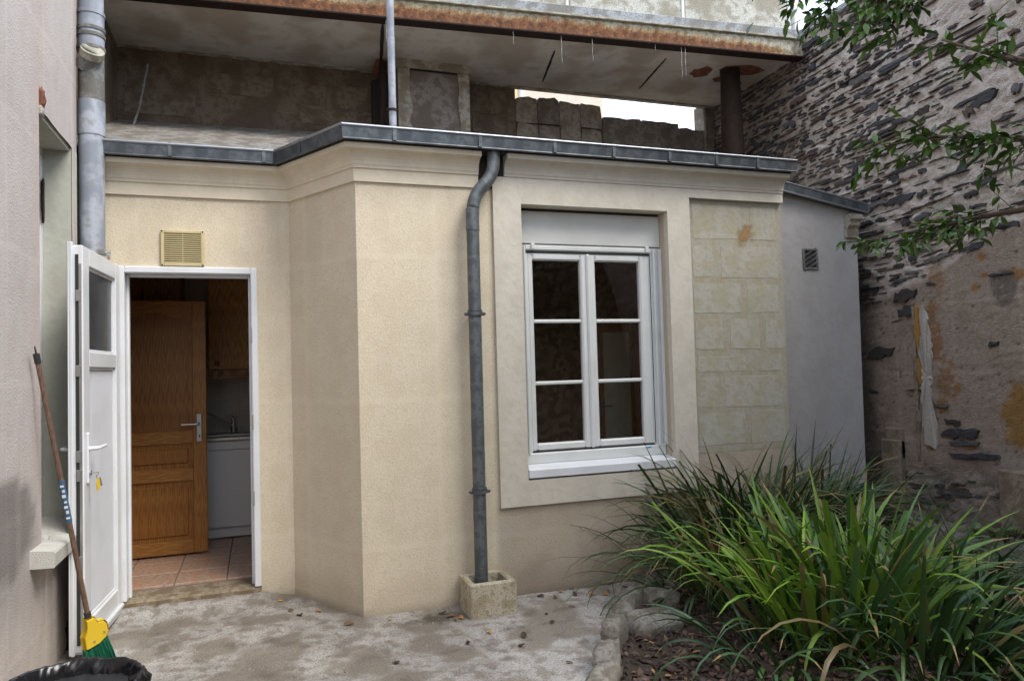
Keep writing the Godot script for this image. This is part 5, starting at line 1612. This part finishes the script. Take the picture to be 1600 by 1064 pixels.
# ------------------------------------------------------------------ broom, bin, keys
func small_things() -> void:
	var b := thing("broom", "broom with brown stick and yellow head leaning against the left wall", "broom")
	var top := Vector3(-1.568, 1.60, 0.55)
	var foot := Vector3(-1.412, 0.26, 0.27)
	var d := (foot - top).normalized()
	var st := mb()
	tube(st, [top, top.lerp(foot, 0.5), foot], [0.0115, 0.0125, 0.0125], 12)
	obj("stick", st, M.stick, b)
	st = mb()
	tube(st, [top - d * 0.012, top + d * 0.035], 0.0145, 12)
	obj("end_cap", st, M.gasket, b)
	st = mb()
	var ring := []
	for k in 9:
		var a := PI * k / 8.0
		ring.append(top - d * (0.01 + 0.035 * sin(a)) + Vector3(0.3, 0.1, 0.9).normalized() * 0.014 * cos(a))
	tube(st, ring, 0.003, 6)
	obj("hanging_loop", st, M.gasket, b)
	st = mb()
	var la := top + d * 0.62; var lb := top + d * 0.84
	tube(st, [la, lb], 0.0138, 14)
	obj("sticker", st, M.sticker, b)
	# white lettering-like bars of the sticker print
	st = mb()
	for k in 7:
		var c := la.lerp(lb, 0.12 + 0.125 * k)
		var out := (Vector3(0.1, 0.1, 1.0) - d * d.dot(Vector3(0.1, 0.1, 1.0))).normalized()
		var sd := d.cross(out).normalized()
		bbox(st, Vector3(-0.008, -0.007, 0.011), Vector3(0.008 - 0.004 * (k % 2), 0.003 + 0.003 * (k % 3), 0.0145), 0.001, Transform3D(Basis(sd, -d, out).orthonormalized(), c))
	obj("sticker_print", st, M.letter, b)
	st = mb()
	tube(st, [foot - d * 0.05, foot + d * 0.005], 0.0165, 14)
	obj("ferrule", st, M.gasket, b)
	var h := Node3D.new()
	h.name = "head"
	b.add_child(h)
	h.position = foot
	h.rotation = Vector3(0.05, 0.55, 0.12)
	st = mb()
	var o := [Vector2(-0.022, 0.02), Vector2(0.02, 0.024), Vector2(0.028, 0.0), Vector2(0.036, -0.01), Vector2(0.066, -0.012), Vector2(0.078, -0.03), Vector2(0.082, -0.075), Vector2(0.066, -0.105), Vector2(0.03, -0.128), Vector2(-0.028, -0.14), Vector2(-0.04, -0.14), Vector2(-0.042, -0.072), Vector2(-0.03, -0.045), Vector2(-0.024, -0.02)]
	plate(st, o, 0.03, 0.13, Transform3D(), 0.0)
	plate(st, o.map(func(p): return Vector2(-p.x, p.y)), 0.03, 0.13, Transform3D(Basis(Vector3.UP, PI), Vector3.ZERO), 0.0)
	obj("yellow_block", st, M.yellow, h)
	st = mb()
	for q in [Vector2(0.055, -0.07), Vector2(0.005, -0.1)]: tube(st, [Vector3(q.x, q.y, 0.02), Vector3(q.x, q.y, 0.034)], 0.005, 8)
	obj("screw", st, M.alu, h)
	var br := mb()
	for i in 460:
		var t := rng.randf()
		var q := Vector3(lerpf(-0.036, 0.07, t), lerpf(-0.13, -0.1, t * t), rng.randf_range(-0.022, 0.022))
		var e := Vector3(q.x * 1.35 + 0.004 + rng.randfn(0, 0.004), -0.245 + rng.randf_range(-0.012, 0.012), q.z * 1.6 + rng.randfn(0, 0.004))
		tube(br, [q, q.lerp(e, 0.6) + Vector3(0.002, 0, 0), e], [0.0018, 0.0017, 0.0012], 3, false)
	tag(obj("bristles", br, M.green_bristle, h), "", "", "", "stuff")
	# waste bin with a black liner
	var w := thing("waste_bin", "round waste bin with a shiny wrinkled black plastic liner", "waste bin", Vector3(-1.15, 0, 1.9))
	st = mb()
	tube(st, [Vector3(0, 0.01, 0), Vector3(0, 0.5, 0)], [0.16, 0.19], 32)
	obj("bin", st, M.bin, w)
	var us := steps(0.0, TAU, TAU / 160.0)
	var vs := steps(0.0, 1.0, 1.0 / 46.0)
	var liner := sheet(us, vs, func(a: float, t: float) -> Vector3:
		# outside up to the rim, over it and down inside
		var y: float; var r: float
		if t < 0.45:
			y = lerpf(0.22, 0.535, t / 0.45); r = lerpf(0.195, 0.208, t / 0.45)
		elif t < 0.6:
			var k := (t - 0.45) / 0.15 * PI
			y = 0.535 + 0.012 * sin(k); r = 0.2 + 0.008 * cos(k)
		else:
			y = lerpf(0.535, 0.12, (t - 0.6) / 0.4); r = lerpf(0.192, 0.15, (t - 0.6) / 0.4)
		var ca := cos(a); var sa := sin(a)
		var wr := absf(n3(ca * 2.0, sa * 2.0, y * 1.6, 2.2)) * 0.03 + n3(ca * 5.0, sa * 5.0, y * 5.0, 1.6) * 0.008
		y += 0.012 * n3(ca, sa, 4.0, 1.2) + 0.006 * n3(ca * 3.0, sa * 3.0, 2.0, 1.4) + 0.05 * smoothstep(0.42, 0.0, t) * n3(ca, sa, 8.0, 1.5)
		r += wr * (1.0 if t < 0.45 else 0.4 if t < 0.6 else -1.4)
		return Vector3(sa * r, y, ca * r))
	put("liner", liner.commit(), M.liner, w)
	# keys left in the lock
	var k := thing("bunch_of_keys", "small bunch of keys with a yellow tag hanging from the door lock", "keys", Vector3(-1.43, 0.985, 0.072))
	st = mb()
	bbox(st, Vector3(0.0, -0.002, -0.01), Vector3(0.03, 0.002, 0.01), 0.001)
	tube(st, [Vector3(-0.02, 0, 0), Vector3(0.02, 0, 0)], 0.003, 6)
	obj("key", st, M.alu, k)
	st = mb()
	var rg := []
	for i in 17: rg.append(Vector3(0.026 + 0.003 * sin(i), -0.016 + 0.017 * cos(TAU * i / 16.0), 0.006 + 0.017 * sin(TAU * i / 16.0)))
	tube(st, rg, 0.0018, 6, false)
	obj("key_ring", st, M.steel, k)
	st = mb()
	prism(st, [Vector2(-0.008, -0.03), Vector2(0.008, -0.03), Vector2(0.013, -0.06), Vector2(0.009, -0.095), Vector2(-0.009, -0.095), Vector2(-0.013, -0.06)], 0.0, 0.004, Transform3D(Basis(Vector3.UP, 1.1), Vector3(0.028, 0, 0.008)))
	obj("yellow_tag", st, M.yellow, k)
	st = mb()
	prism(st, [Vector2(-0.006, -0.03), Vector2(0.006, -0.03), Vector2(0.006, -0.075), Vector2(-0.003, -0.078)], 0.0, 0.002, Transform3D(Basis(Vector3.UP, 0.7) * Basis(Vector3(0, 0, 1), 0.25), Vector3(0.026, 0, -0.005)))
	obj("key", st, M.alu, k)
	# dead leaves and a scrap behind the open door
	var s := thing("dark_scrap", "dark crumpled scrap of sheeting lying behind the open white door", "scrap", Vector3(-1.56, 0.0, -0.25))
	st = mb()
	lump(st, Vector3(0.07, 0.1, 0.12), 0.8, 77)
	obj("scrap", st, M.bin, s).position.y = 0.06

# ------------------------------------------------------------------ plants
func blade(st: SurfaceTool, base: Vector3, az: float, lift: float, L: float, w: float, bend: float, c: Color, blunt := false, n := 9) -> void:   # a folded strap leaf that arches over
	var p := base
	var d := Vector3(cos(az) * cos(lift), sin(lift), sin(az) * cos(lift))
	var side := Vector3(-sin(az), 0, cos(az)).rotated(d, rng.randfn(0, 0.5))
	var prev := []
	var tip := rng.randf_range(0.04, 0.14) if rng.randf() < 0.3 and not blunt else 0.0
	st.set_smooth_group(3)
	for i in n + 1:
		var t := float(i) / n
		var wd := w * (0.55 + 0.9 * t if t < 0.5 else 1.0) * (1.0 - pow(t, 4.0)) if not blunt else w * minf(1.0, 0.6 + t)
		wd = maxf(wd, 0.0006)
		var nn := d.cross(side).normalized()
		var row := [p - side * wd * 0.5 + nn * wd * 0.14, p - nn * wd * 0.1, p + side * wd * 0.5 + nn * wd * 0.14]
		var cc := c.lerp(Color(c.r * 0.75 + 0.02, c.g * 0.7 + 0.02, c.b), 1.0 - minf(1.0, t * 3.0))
		if tip > 0.0: cc = cc.lerp(Color(0.27, 0.18, 0.07), smoothstep(1.0 - tip, 1.0, t))
		if i > 0:
			for k in 2:
				st.set_color(cc)
				quad(st, prev[k], prev[k + 1], row[k + 1], row[k])
		prev = row
		var step := L / n
		p += d * step
		var fall := bend * (0.25 + 1.5 * t) / n
		var hor := Vector3(d.x, 0, d.z)
		if hor.length() < 0.02: hor = Vector3(cos(az), 0, sin(az)) * 0.02
		var ax := hor.normalized().cross(Vector3.UP).normalized()
		d = d.rotated(ax, -fall).normalized()
		side = (side - d * side.dot(d)).normalized()

func clump(called: String, label: String, at: Vector3, spread: float, count: int, big: int, len0: float, len1: float, wid: float, tones: Array, bend: float, lean := Vector2.ZERO, blunt := 0.0, spray := 0.42, group := "clumps of long leaved grass in the bed") -> void:
	var t := thing(called, label, "grass clump", at, group)
	var rest := mb()
	for i in count:
		var a := rng.randf() * TAU
		var r := spread * sqrt(rng.randf())
		var base := Vector3(cos(a) * r, -0.05, sin(a) * r)
		var out := Vector2(cos(a), sin(a)) * r / spread + lean + Vector2(rng.randfn(0, 0.35), rng.randfn(0, 0.35))
		var az := atan2(out.y, out.x)
		var lift := clampf(1.52 - spray * out.length() - absf(rng.randfn(0, 0.13)), 0.45, 1.55)
		var L := rng.randf_range(len0, len1)
		var c: Color = tones[rng.randi() % tones.size()]
		c = c * rng.randf_range(0.7, 1.3)
		if rng.randf() < 0.07: c = Color(0.22, 0.17, 0.07) * rng.randf_range(0.6, 1.1)
		var bl := rng.randf() < blunt
		if bl: L *= 0.85
		var bd := absf(rng.randfn(bend, bend * 0.45)) * (0.25 if bl else 1.0)
		var w := wid * rng.randf_range(0.6, 1.2)
		if i < big:
			var st := mb()
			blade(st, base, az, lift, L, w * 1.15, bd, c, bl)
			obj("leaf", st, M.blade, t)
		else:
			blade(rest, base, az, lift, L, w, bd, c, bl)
	tag(obj("leaves", rest, M.blade, t), "", "", "", "stuff")

func plants() -> void:
	var bright := [Color(0.16, 0.29, 0.03), Color(0.2, 0.33, 0.04), Color(0.11, 0.22, 0.03), Color(0.08, 0.16, 0.035), Color(0.2, 0.3, 0.05), Color(0.06, 0.13, 0.04)]
	var dark := [Color(0.04, 0.085, 0.025), Color(0.05, 0.1, 0.03), Color(0.035, 0.075, 0.03), Color(0.07, 0.12, 0.035), Color(0.16, 0.12, 0.05)]
	var blue := [Color(0.04, 0.09, 0.035), Color(0.05, 0.1, 0.04), Color(0.035, 0.075, 0.025), Color(0.07, 0.14, 0.035)]
	clump("long_leaved_grass", "big bright green clump of broad strap leaves at front of bed", Vector3(2.08, 0.08, 1.6), 0.3, 170, 120, 0.6, 0.95, 0.033, bright, 1.35, Vector2(-0.15, 0.0), 0.14, 0.28)
	clump("long_leaved_grass", "bright green strap leaved clump right of the biggest clump", Vector3(2.42, 0.08, 1.4), 0.22, 120, 70, 0.6, 0.95, 0.033, bright, 1.1, Vector2(0.0, 0.0), 0.2, 0.22)
	clump("long_leaved_grass", "mid green clump of strap leaves between the bright and the dark clumps", Vector3(2.05, 0.08, 0.98), 0.22, 120, 50, 0.6, 0.95, 0.023, bright + dark, 1.7, Vector2(-0.15, 0.0), 0.05, 0.38)
	clump("long_leaved_grass", "dark fine leaved clump against the stone panel and window surround", Vector3(2.5, 0.08, 0.36), 0.32, 480, 60, 0.75, 1.2, 0.02, dark, 1.6, Vector2(-0.12, 0.0), 0.04, 0.33)
	clump("long_leaved_grass", "dark fine leaved clump in front of the grey lean-to", Vector3(3.15, 0.08, 0.2), 0.3, 380, 40, 0.65, 1.08, 0.019, dark, 1.8, Vector2(0.05, 0.0), 0.04, 0.34)
	clump("long_leaved_grass", "loose low clump arching over the edging stones by the house", Vector3(2.05, 0.06, 0.62), 0.18, 70, 30, 0.5, 0.95, 0.015, dark + blue, 2.4, Vector2(-0.55, 0.0))
	clump("long_leaved_grass", "low arching bluish clump over the bark at the near corner", Vector3(1.65, 0.06, 1.75), 0.2, 60, 40, 0.4, 0.75, 0.022, blue, 2.3, Vector2(-0.15, 0.25))
	clump("long_leaved_grass", "dark arching clump at the bottom edge in the nearest part of bed", Vector3(2.25, 0.06, 2.0), 0.28, 150, 70, 0.5, 0.9, 0.028, blue + dark, 2.2, Vector2(0.1, 0.2))
	clump("long_leaved_grass", "sparse dark clump low in the right corner of the bed", Vector3(2.8, 0.08, 1.75), 0.32, 120, 60, 0.5, 0.85, 0.026, dark + blue, 2.2, Vector2(0.2, 0.1))
	clump("long_leaved_grass", "thin tuft of drooping leaves beside the stone ledge", Vector3(3.45, 0.08, 0.85), 0.22, 90, 30, 0.4, 0.8, 0.012, dark, 2.3, Vector2(0.2, 0.0))
	var stray := [["long grass tuft arching out left across the house wall", Vector3(1.9, 0.06, 0.42), Vector2(-1.3, 0.1), 26], ["few tall thin grass stems rising beside the stone ledge", Vector3(3.55, 0.08, 1.2), Vector2(0.5, -0.1), 14]]
	for s in stray:
		clump("grass_tuft", s[0], s[1], 0.1, s[3], s[3] - 4, 0.65, 1.0, 0.009, dark, 2.4, s[2], 0.0, 0.42, "loose grass tufts in the bed")
	# pale ferns by the ledge
	for k in 3:
		var f := thing("fern", ["pale drooping fern standing on the stone ledge", "small pale fern in front of the ledge corner", "feathery fern at the right edge in front of the ledge"][k], "fern", [Vector3(4.1, 0.14, 0.85), Vector3(3.62, 0.08, 0.95), Vector3(3.5, 0.08, 1.5)][k], "ferns beside the ledge")
		for q in 7:
			var st := mb()
			frond(st, Vector3.ZERO, TAU * q / 7 + k, rng.randf_range(0.28, 0.45), Color(0.14, 0.17, 0.06) * rng.randf_range(0.8, 1.3))
			obj("frond", st, M.blade, f)
	# weeds and ivy-like seedlings along the foot of the slate wall
	for k in 4:
		var t := thing("weed", ["small weed at the foot of the slate wall by the lean-to", "small weed on the ledge below the lime strip", "leafy weed at the right end of the ledge", "weed growing between the slabs of the ledge"][k], "weed", [Vector3(4.42, 0.12, -0.3), Vector3(4.45, 0.15, 0.1), Vector3(4.4, 0.15, 0.75), Vector3(3.75, 0.12, 0.6)][k], "weeds by the ledge")
		for q in 9:
			var st := mb()
			blade(st, Vector3(rng.randfn(0, 0.02), 0, rng.randfn(0, 0.02)), rng.randf() * TAU, 1.0, rng.randf_range(0.08, 0.2), 0.02, 1.6, Color(0.07, 0.11, 0.04) * rng.randf_range(0.7, 1.3), false, 5)
			obj("leaf", st, M.blade, t)

func frond(st: SurfaceTool, base: Vector3, az: float, L: float, c: Color) -> void:
	var p := base
	var d := Vector3(cos(az) * 0.45, 0.9, sin(az) * 0.45).normalized()
	var ax := Vector3(-sin(az), 0, cos(az))
	var pts := []
	for i in 19:
		pts.append(p)
		p += d * L / 18.0
		d = d.rotated(ax, -0.0).rotated(Vector3(cos(az), 0, sin(az)).cross(Vector3.UP).normalized(), -0.085 if i > 3 else -0.03)
	st.set_color(c)
	tube(st, pts, 0.0018, 4, false)
	for i in range(3, 18):
		var t := i / 18.0
		var w := L * 0.24 * sin(PI * minf(1.0, (1.0 - t) * 1.1)) + 0.006
		var dir: Vector3 = (pts[i + 1] - pts[i]).normalized()
		for s in [-1.0, 1.0]:
			var o: Vector3 = (ax * s + dir * 0.45).normalized()
			var e: Vector3 = pts[i] + o * w - Vector3(0, w * 0.2, 0)
			var m: Vector3 = pts[i] + o * w * 0.45
			st.set_smooth_group(-1)
			st.set_color(c)
			tri(st, pts[i], m + dir * w * 0.11, e)
			tri(st, pts[i], e, m - dir * w * 0.11)

# ------------------------------------------------------------------ tree that overhangs from the right
func leaf_mesh(L: float, w: float) -> ArrayMesh:   # leaf along +x, folded on its midrib
	var st := mb()
	leaf_into(st, Transform3D(), L, w, Color.WHITE)
	st.generate_normals()
	return st.commit()

func leaf_into(st: SurfaceTool, xf: Transform3D, L: float, w: float, c: Color) -> void:
	st.set_smooth_group(4)
	st.set_color(c)
	var prof := [0.06, 0.62, 1.0, 0.86, 0.5, 0.02]
	var prev := []
	for i in 6:
		var t := i / 5.0
		var y := -0.16 * L * t * t
		var h: float = w * 0.5 * prof[i]
		var row := [xf * Vector3(L * t, y + h * 0.35, -h), xf * Vector3(L * t, y, 0), xf * Vector3(L * t, y + h * 0.35, h)]
		if i > 0:
			for k in 2: quad(st, prev[k + 1], row[k + 1], row[k], prev[k])
		prev = row

func tree() -> void:
	var t := thing("overhanging_tree", "broadleaved tree outside the right edge with leafy branches hanging in front of slate wall", "tree", Vector3(3.75, 0, 3.3))
	var o := t.position
	var st := mb()
	tube(st, [Vector3(0, -0.1, 0), Vector3(-0.05, 1.2, 0.0), Vector3(-0.3, 2.3, -0.1), Vector3(-0.7, 3.3, -0.2), Vector3(-1.0, 4.2, -0.3)], [0.14, 0.115, 0.09, 0.06, 0.03], 12)
	obj("trunk", st, M.bark, t)
	# branches that hang into view: [points, leaf clusters per branch]
	var br := [
		[[Vector3(3.4, 2.3, 3.2), Vector3(2.5, 2.25, 3.0), Vector3(1.9, 2.22, 2.75), Vector3(1.76, 2.3, 2.52), Vector3(1.7, 2.29, 2.3)], 190, 0.5],
		[[Vector3(3.4, 2.2, 3.2), Vector3(2.6, 2.05, 3.0), Vector3(1.95, 1.99, 2.65), Vector3(1.87, 1.97, 2.39), Vector3(1.78, 1.96, 2.18)], 210, 0.55],
		[[Vector3(3.2, 2.7, 3.2), Vector3(2.4, 2.6, 3.1), Vector3(1.78, 2.4, 2.92), Vector3(1.7, 2.5, 2.78), Vector3(1.68, 2.54, 2.73)], 100, 0.5],
		[[Vector3(2.7, 3.7, 3.0), Vector3(2.1, 3.3, 2.7), Vector3(1.68, 2.9, 2.5), Vector3(1.58, 2.74, 2.42)], 220, 0.6],
		[[Vector3(2.5, 3.5, 3.0), Vector3(2.0, 3.1, 2.8), Vector3(1.68, 2.8, 2.6), Vector3(1.62, 2.72, 2.52)], 190, 0.6],
		[[Vector3(2.6, 3.6, 2.8), Vector3(2.0, 3.2, 2.5), Vector3(1.6, 2.95, 2.36), Vector3(1.53, 2.84, 2.32)], 190, 0.6],
		[[Vector3(3.3, 2.4, 3.2), Vector3(2.5, 2.3, 3.05), Vector3(1.95, 2.2, 2.85), Vector3(1.84, 2.22, 2.7)], 150, 0.5],
		[[Vector3(2.5, 3.9, 2.9), Vector3(1.9, 3.5, 2.6), Vector3(1.55, 3.05, 2.35), Vector3(1.44, 2.94, 2.22)], 160, 0.55],
	]
	var limb := mb()
	tube(limb, [Vector3(-0.3, 2.3, -0.1), Vector3(-0.9, 3.1, -0.3), Vector3(-1.25, 3.9, -0.4)], [0.06, 0.045, 0.03], 8)
	tube(limb, [Vector3(-0.05, 1.4, 0.0), Vector3(-0.25, 2.0, -0.1), Vector3(-0.5, 2.7, -0.1)], [0.05, 0.04, 0.028], 8)
	obj("limb", limb, M.bark, t)
	var spray := mb()
	for b in br:
		var pts := []
		for p in b[0]: pts.append(p - o)
		pts = arc_path(pts, 0.12, 3)
		st = mb()
		var rad := []
		for i in pts.size(): rad.append(lerpf(0.018, 0.0025, float(i) / (pts.size() - 1)))
		tube(st, pts, rad, 6)
		var reach := 0.0
		var n: int = b[1]
		var twigs := []
		for k in int(n / 7.0) + 1:
			var u: float = 1.0 - b[2] * pow(rng.randf(), 0.9)
			var i := mini(int(u * (pts.size() - 1)), pts.size() - 2)
			var a: Vector3 = pts[i].lerp(pts[i + 1], u * (pts.size() - 1) - i)
			var dir: Vector3 = (pts[i + 1] - pts[i]).normalized()
			var dd := (dir * 0.8 + Vector3(rng.randfn(), rng.randfn() * 0.6 - 0.25, rng.randfn()) * 0.55).normalized()
			var L := rng.randf_range(0.06, 0.19)
			twigs.append([a, dd, L])
			tube(st, [a, a + dd * L], [0.002, 0.0012], 4)
		obj("branch", st, M.bark, t)
		for k in n:
			var tw = twigs[k % twigs.size()]
			var p: Vector3 = tw[0] + tw[1] * tw[2] * rng.randf_range(0.25, 1.0)
			var dd: Vector3 = (tw[1] * 0.6 + Vector3(rng.randfn(), rng.randfn() * 0.7 - 0.3, rng.randfn()) * 0.6).normalized()
			var up := (Vector3.UP + Vector3(rng.randfn(), 0, rng.randfn()) * 0.45).normalized()
			var zz := dd.cross(up).normalized()
			st = mb() if k % 5 == 0 else spray
			var c := Color(0.05, 0.105, 0.018) if rng.randf() < 0.6 else Color(0.1, 0.19, 0.03)
			leaf_into(st, Transform3D(Basis(dd, zz.cross(dd), zz), p), rng.randf_range(0.034, 0.066), rng.randf_range(0.015, 0.026), c * rng.randf_range(0.7, 1.3))
			if k % 5 == 0: obj("leaf", st, M.leaf, t)
	tag(obj("leaves", spray, M.leaf, t), "", "", "", "stuff")
	crown(t, leaf_mesh(0.065, 0.026), Vector3(-0.75, 4.3, -0.5), Vector3(1.6, 0.95, 1.5), 7000, 1.3)

# ------------------------------------------------------------------ leaves fallen on the concrete
func fallen_leaves() -> void:
	var spots := [[-0.41, -0.31, 1], [-0.36, -0.2, 3], [-0.25, -0.24, 0], [0.14, 0.12, 2], [0.06, 0.76, 3], [0.47, 0.65, 3], [0.62, 0.56, 2], [0.49, 0.2, 1], [0.5, 0.29, 2], [0.46, 0.13, 3], [0.54, 0.25, 0], [1.58, -0.0, 2], [1.49, -0.06, 3], [1.44, 0.17, 0], [1.0, 0.56, 3], [0.78, 0.69, 3], [1.56, 0.16, 1], [1.37, -0.0, 1], [-0.52, -0.6, 3], [-0.54, -0.44, 1], [-1.06, -0.6, 0], [-1.16, -0.55, 0], [1.03, 0.4, 3], [1.65, 0.02, 1], [1.8, 0.0, 0], [0.87, 1.1, 1], [1.2, 0.12, 1], [1.28, 0.03, 0], [1.12, 0.08, 3], [1.34, 0.12, 3], [-1.42, -0.2, 0], [-1.4, -0.1, 1], [-0.47, -0.5, 2], [1.52, 0.2, 0], [1.7, 0.12, 3], [0.72, 0.82, 1], [-0.1, 0.1, 1], [1.22, 0.34, 1]]
	var protos := []
	for k in 6:
		var us := steps(-1.0, 1.0, 0.25); var vs := steps(-1.0, 1.0, 0.25)
		var cu := rng.randf_range(0.2, 0.6); var cv := rng.randf_range(-0.3, 0.4); var tw := rng.randf_range(-0.25, 0.25)
		var sh := sheet(us, vs, func(u: float, v: float) -> Vector3:
			var w := pow(maxf(0.0, 1.0 - u * u), 0.7) * (1.0 - 0.25 * u)
			return Vector3(u * 0.026, 0.004 + (absf(v) * w * cu + cv * u * u + tw * u * v) * 0.016, -v * w * 0.013))
		protos.append(sh.commit())
	var what := ["orange brown fallen leaf", "dull brown fallen leaf", "yellow fallen leaf", "dark curled fallen leaf"]
	for i in spots.size():
		var s = spots[i]
		var m := MeshInstance3D.new()
		m.name = numbered("fallen_leaf")
		m.mesh = protos[i % 6]
		m.material_override = [M.dry_a, M.dry_b, M.dry_c, M.dry_d][s[2]]
		add_child(m)
		var y: float = 0.012 * n3(s[0], s[1], 0.0, 1.1) + 0.004 * n3(s[0], s[1], 2.0, 9.0)
		m.position = Vector3(s[0], y + 0.004, s[1])
		m.rotation = Vector3(rng.randfn(0, 0.2), rng.randf() * TAU, rng.randfn(0, 0.25))
		m.scale = Vector3.ONE * rng.randf_range(0.7, 1.25)
		var by := "on open concrete in the middle of the yard"
		if Vector2(s[0] - 0.5, s[1] - 0.2).length() < 0.2: by = "in the pile beside the concrete drain box"
		elif s[0] < -1.0: by = "on the concrete by the white door"
		elif s[0] < -0.2 and s[1] < -0.1: by = "at the foot of the canted wall by the doorway"
		elif s[0] > 0.95 and s[1] < 0.4: by = "at the wall foot under the window"
		elif s[0] > 0.7: by = "on pale concrete beside the edging stones"
		tag(m, what[s[2]] + " " + by, "leaf", what[s[2]].replace("leaf", "leaves") + " " + by)
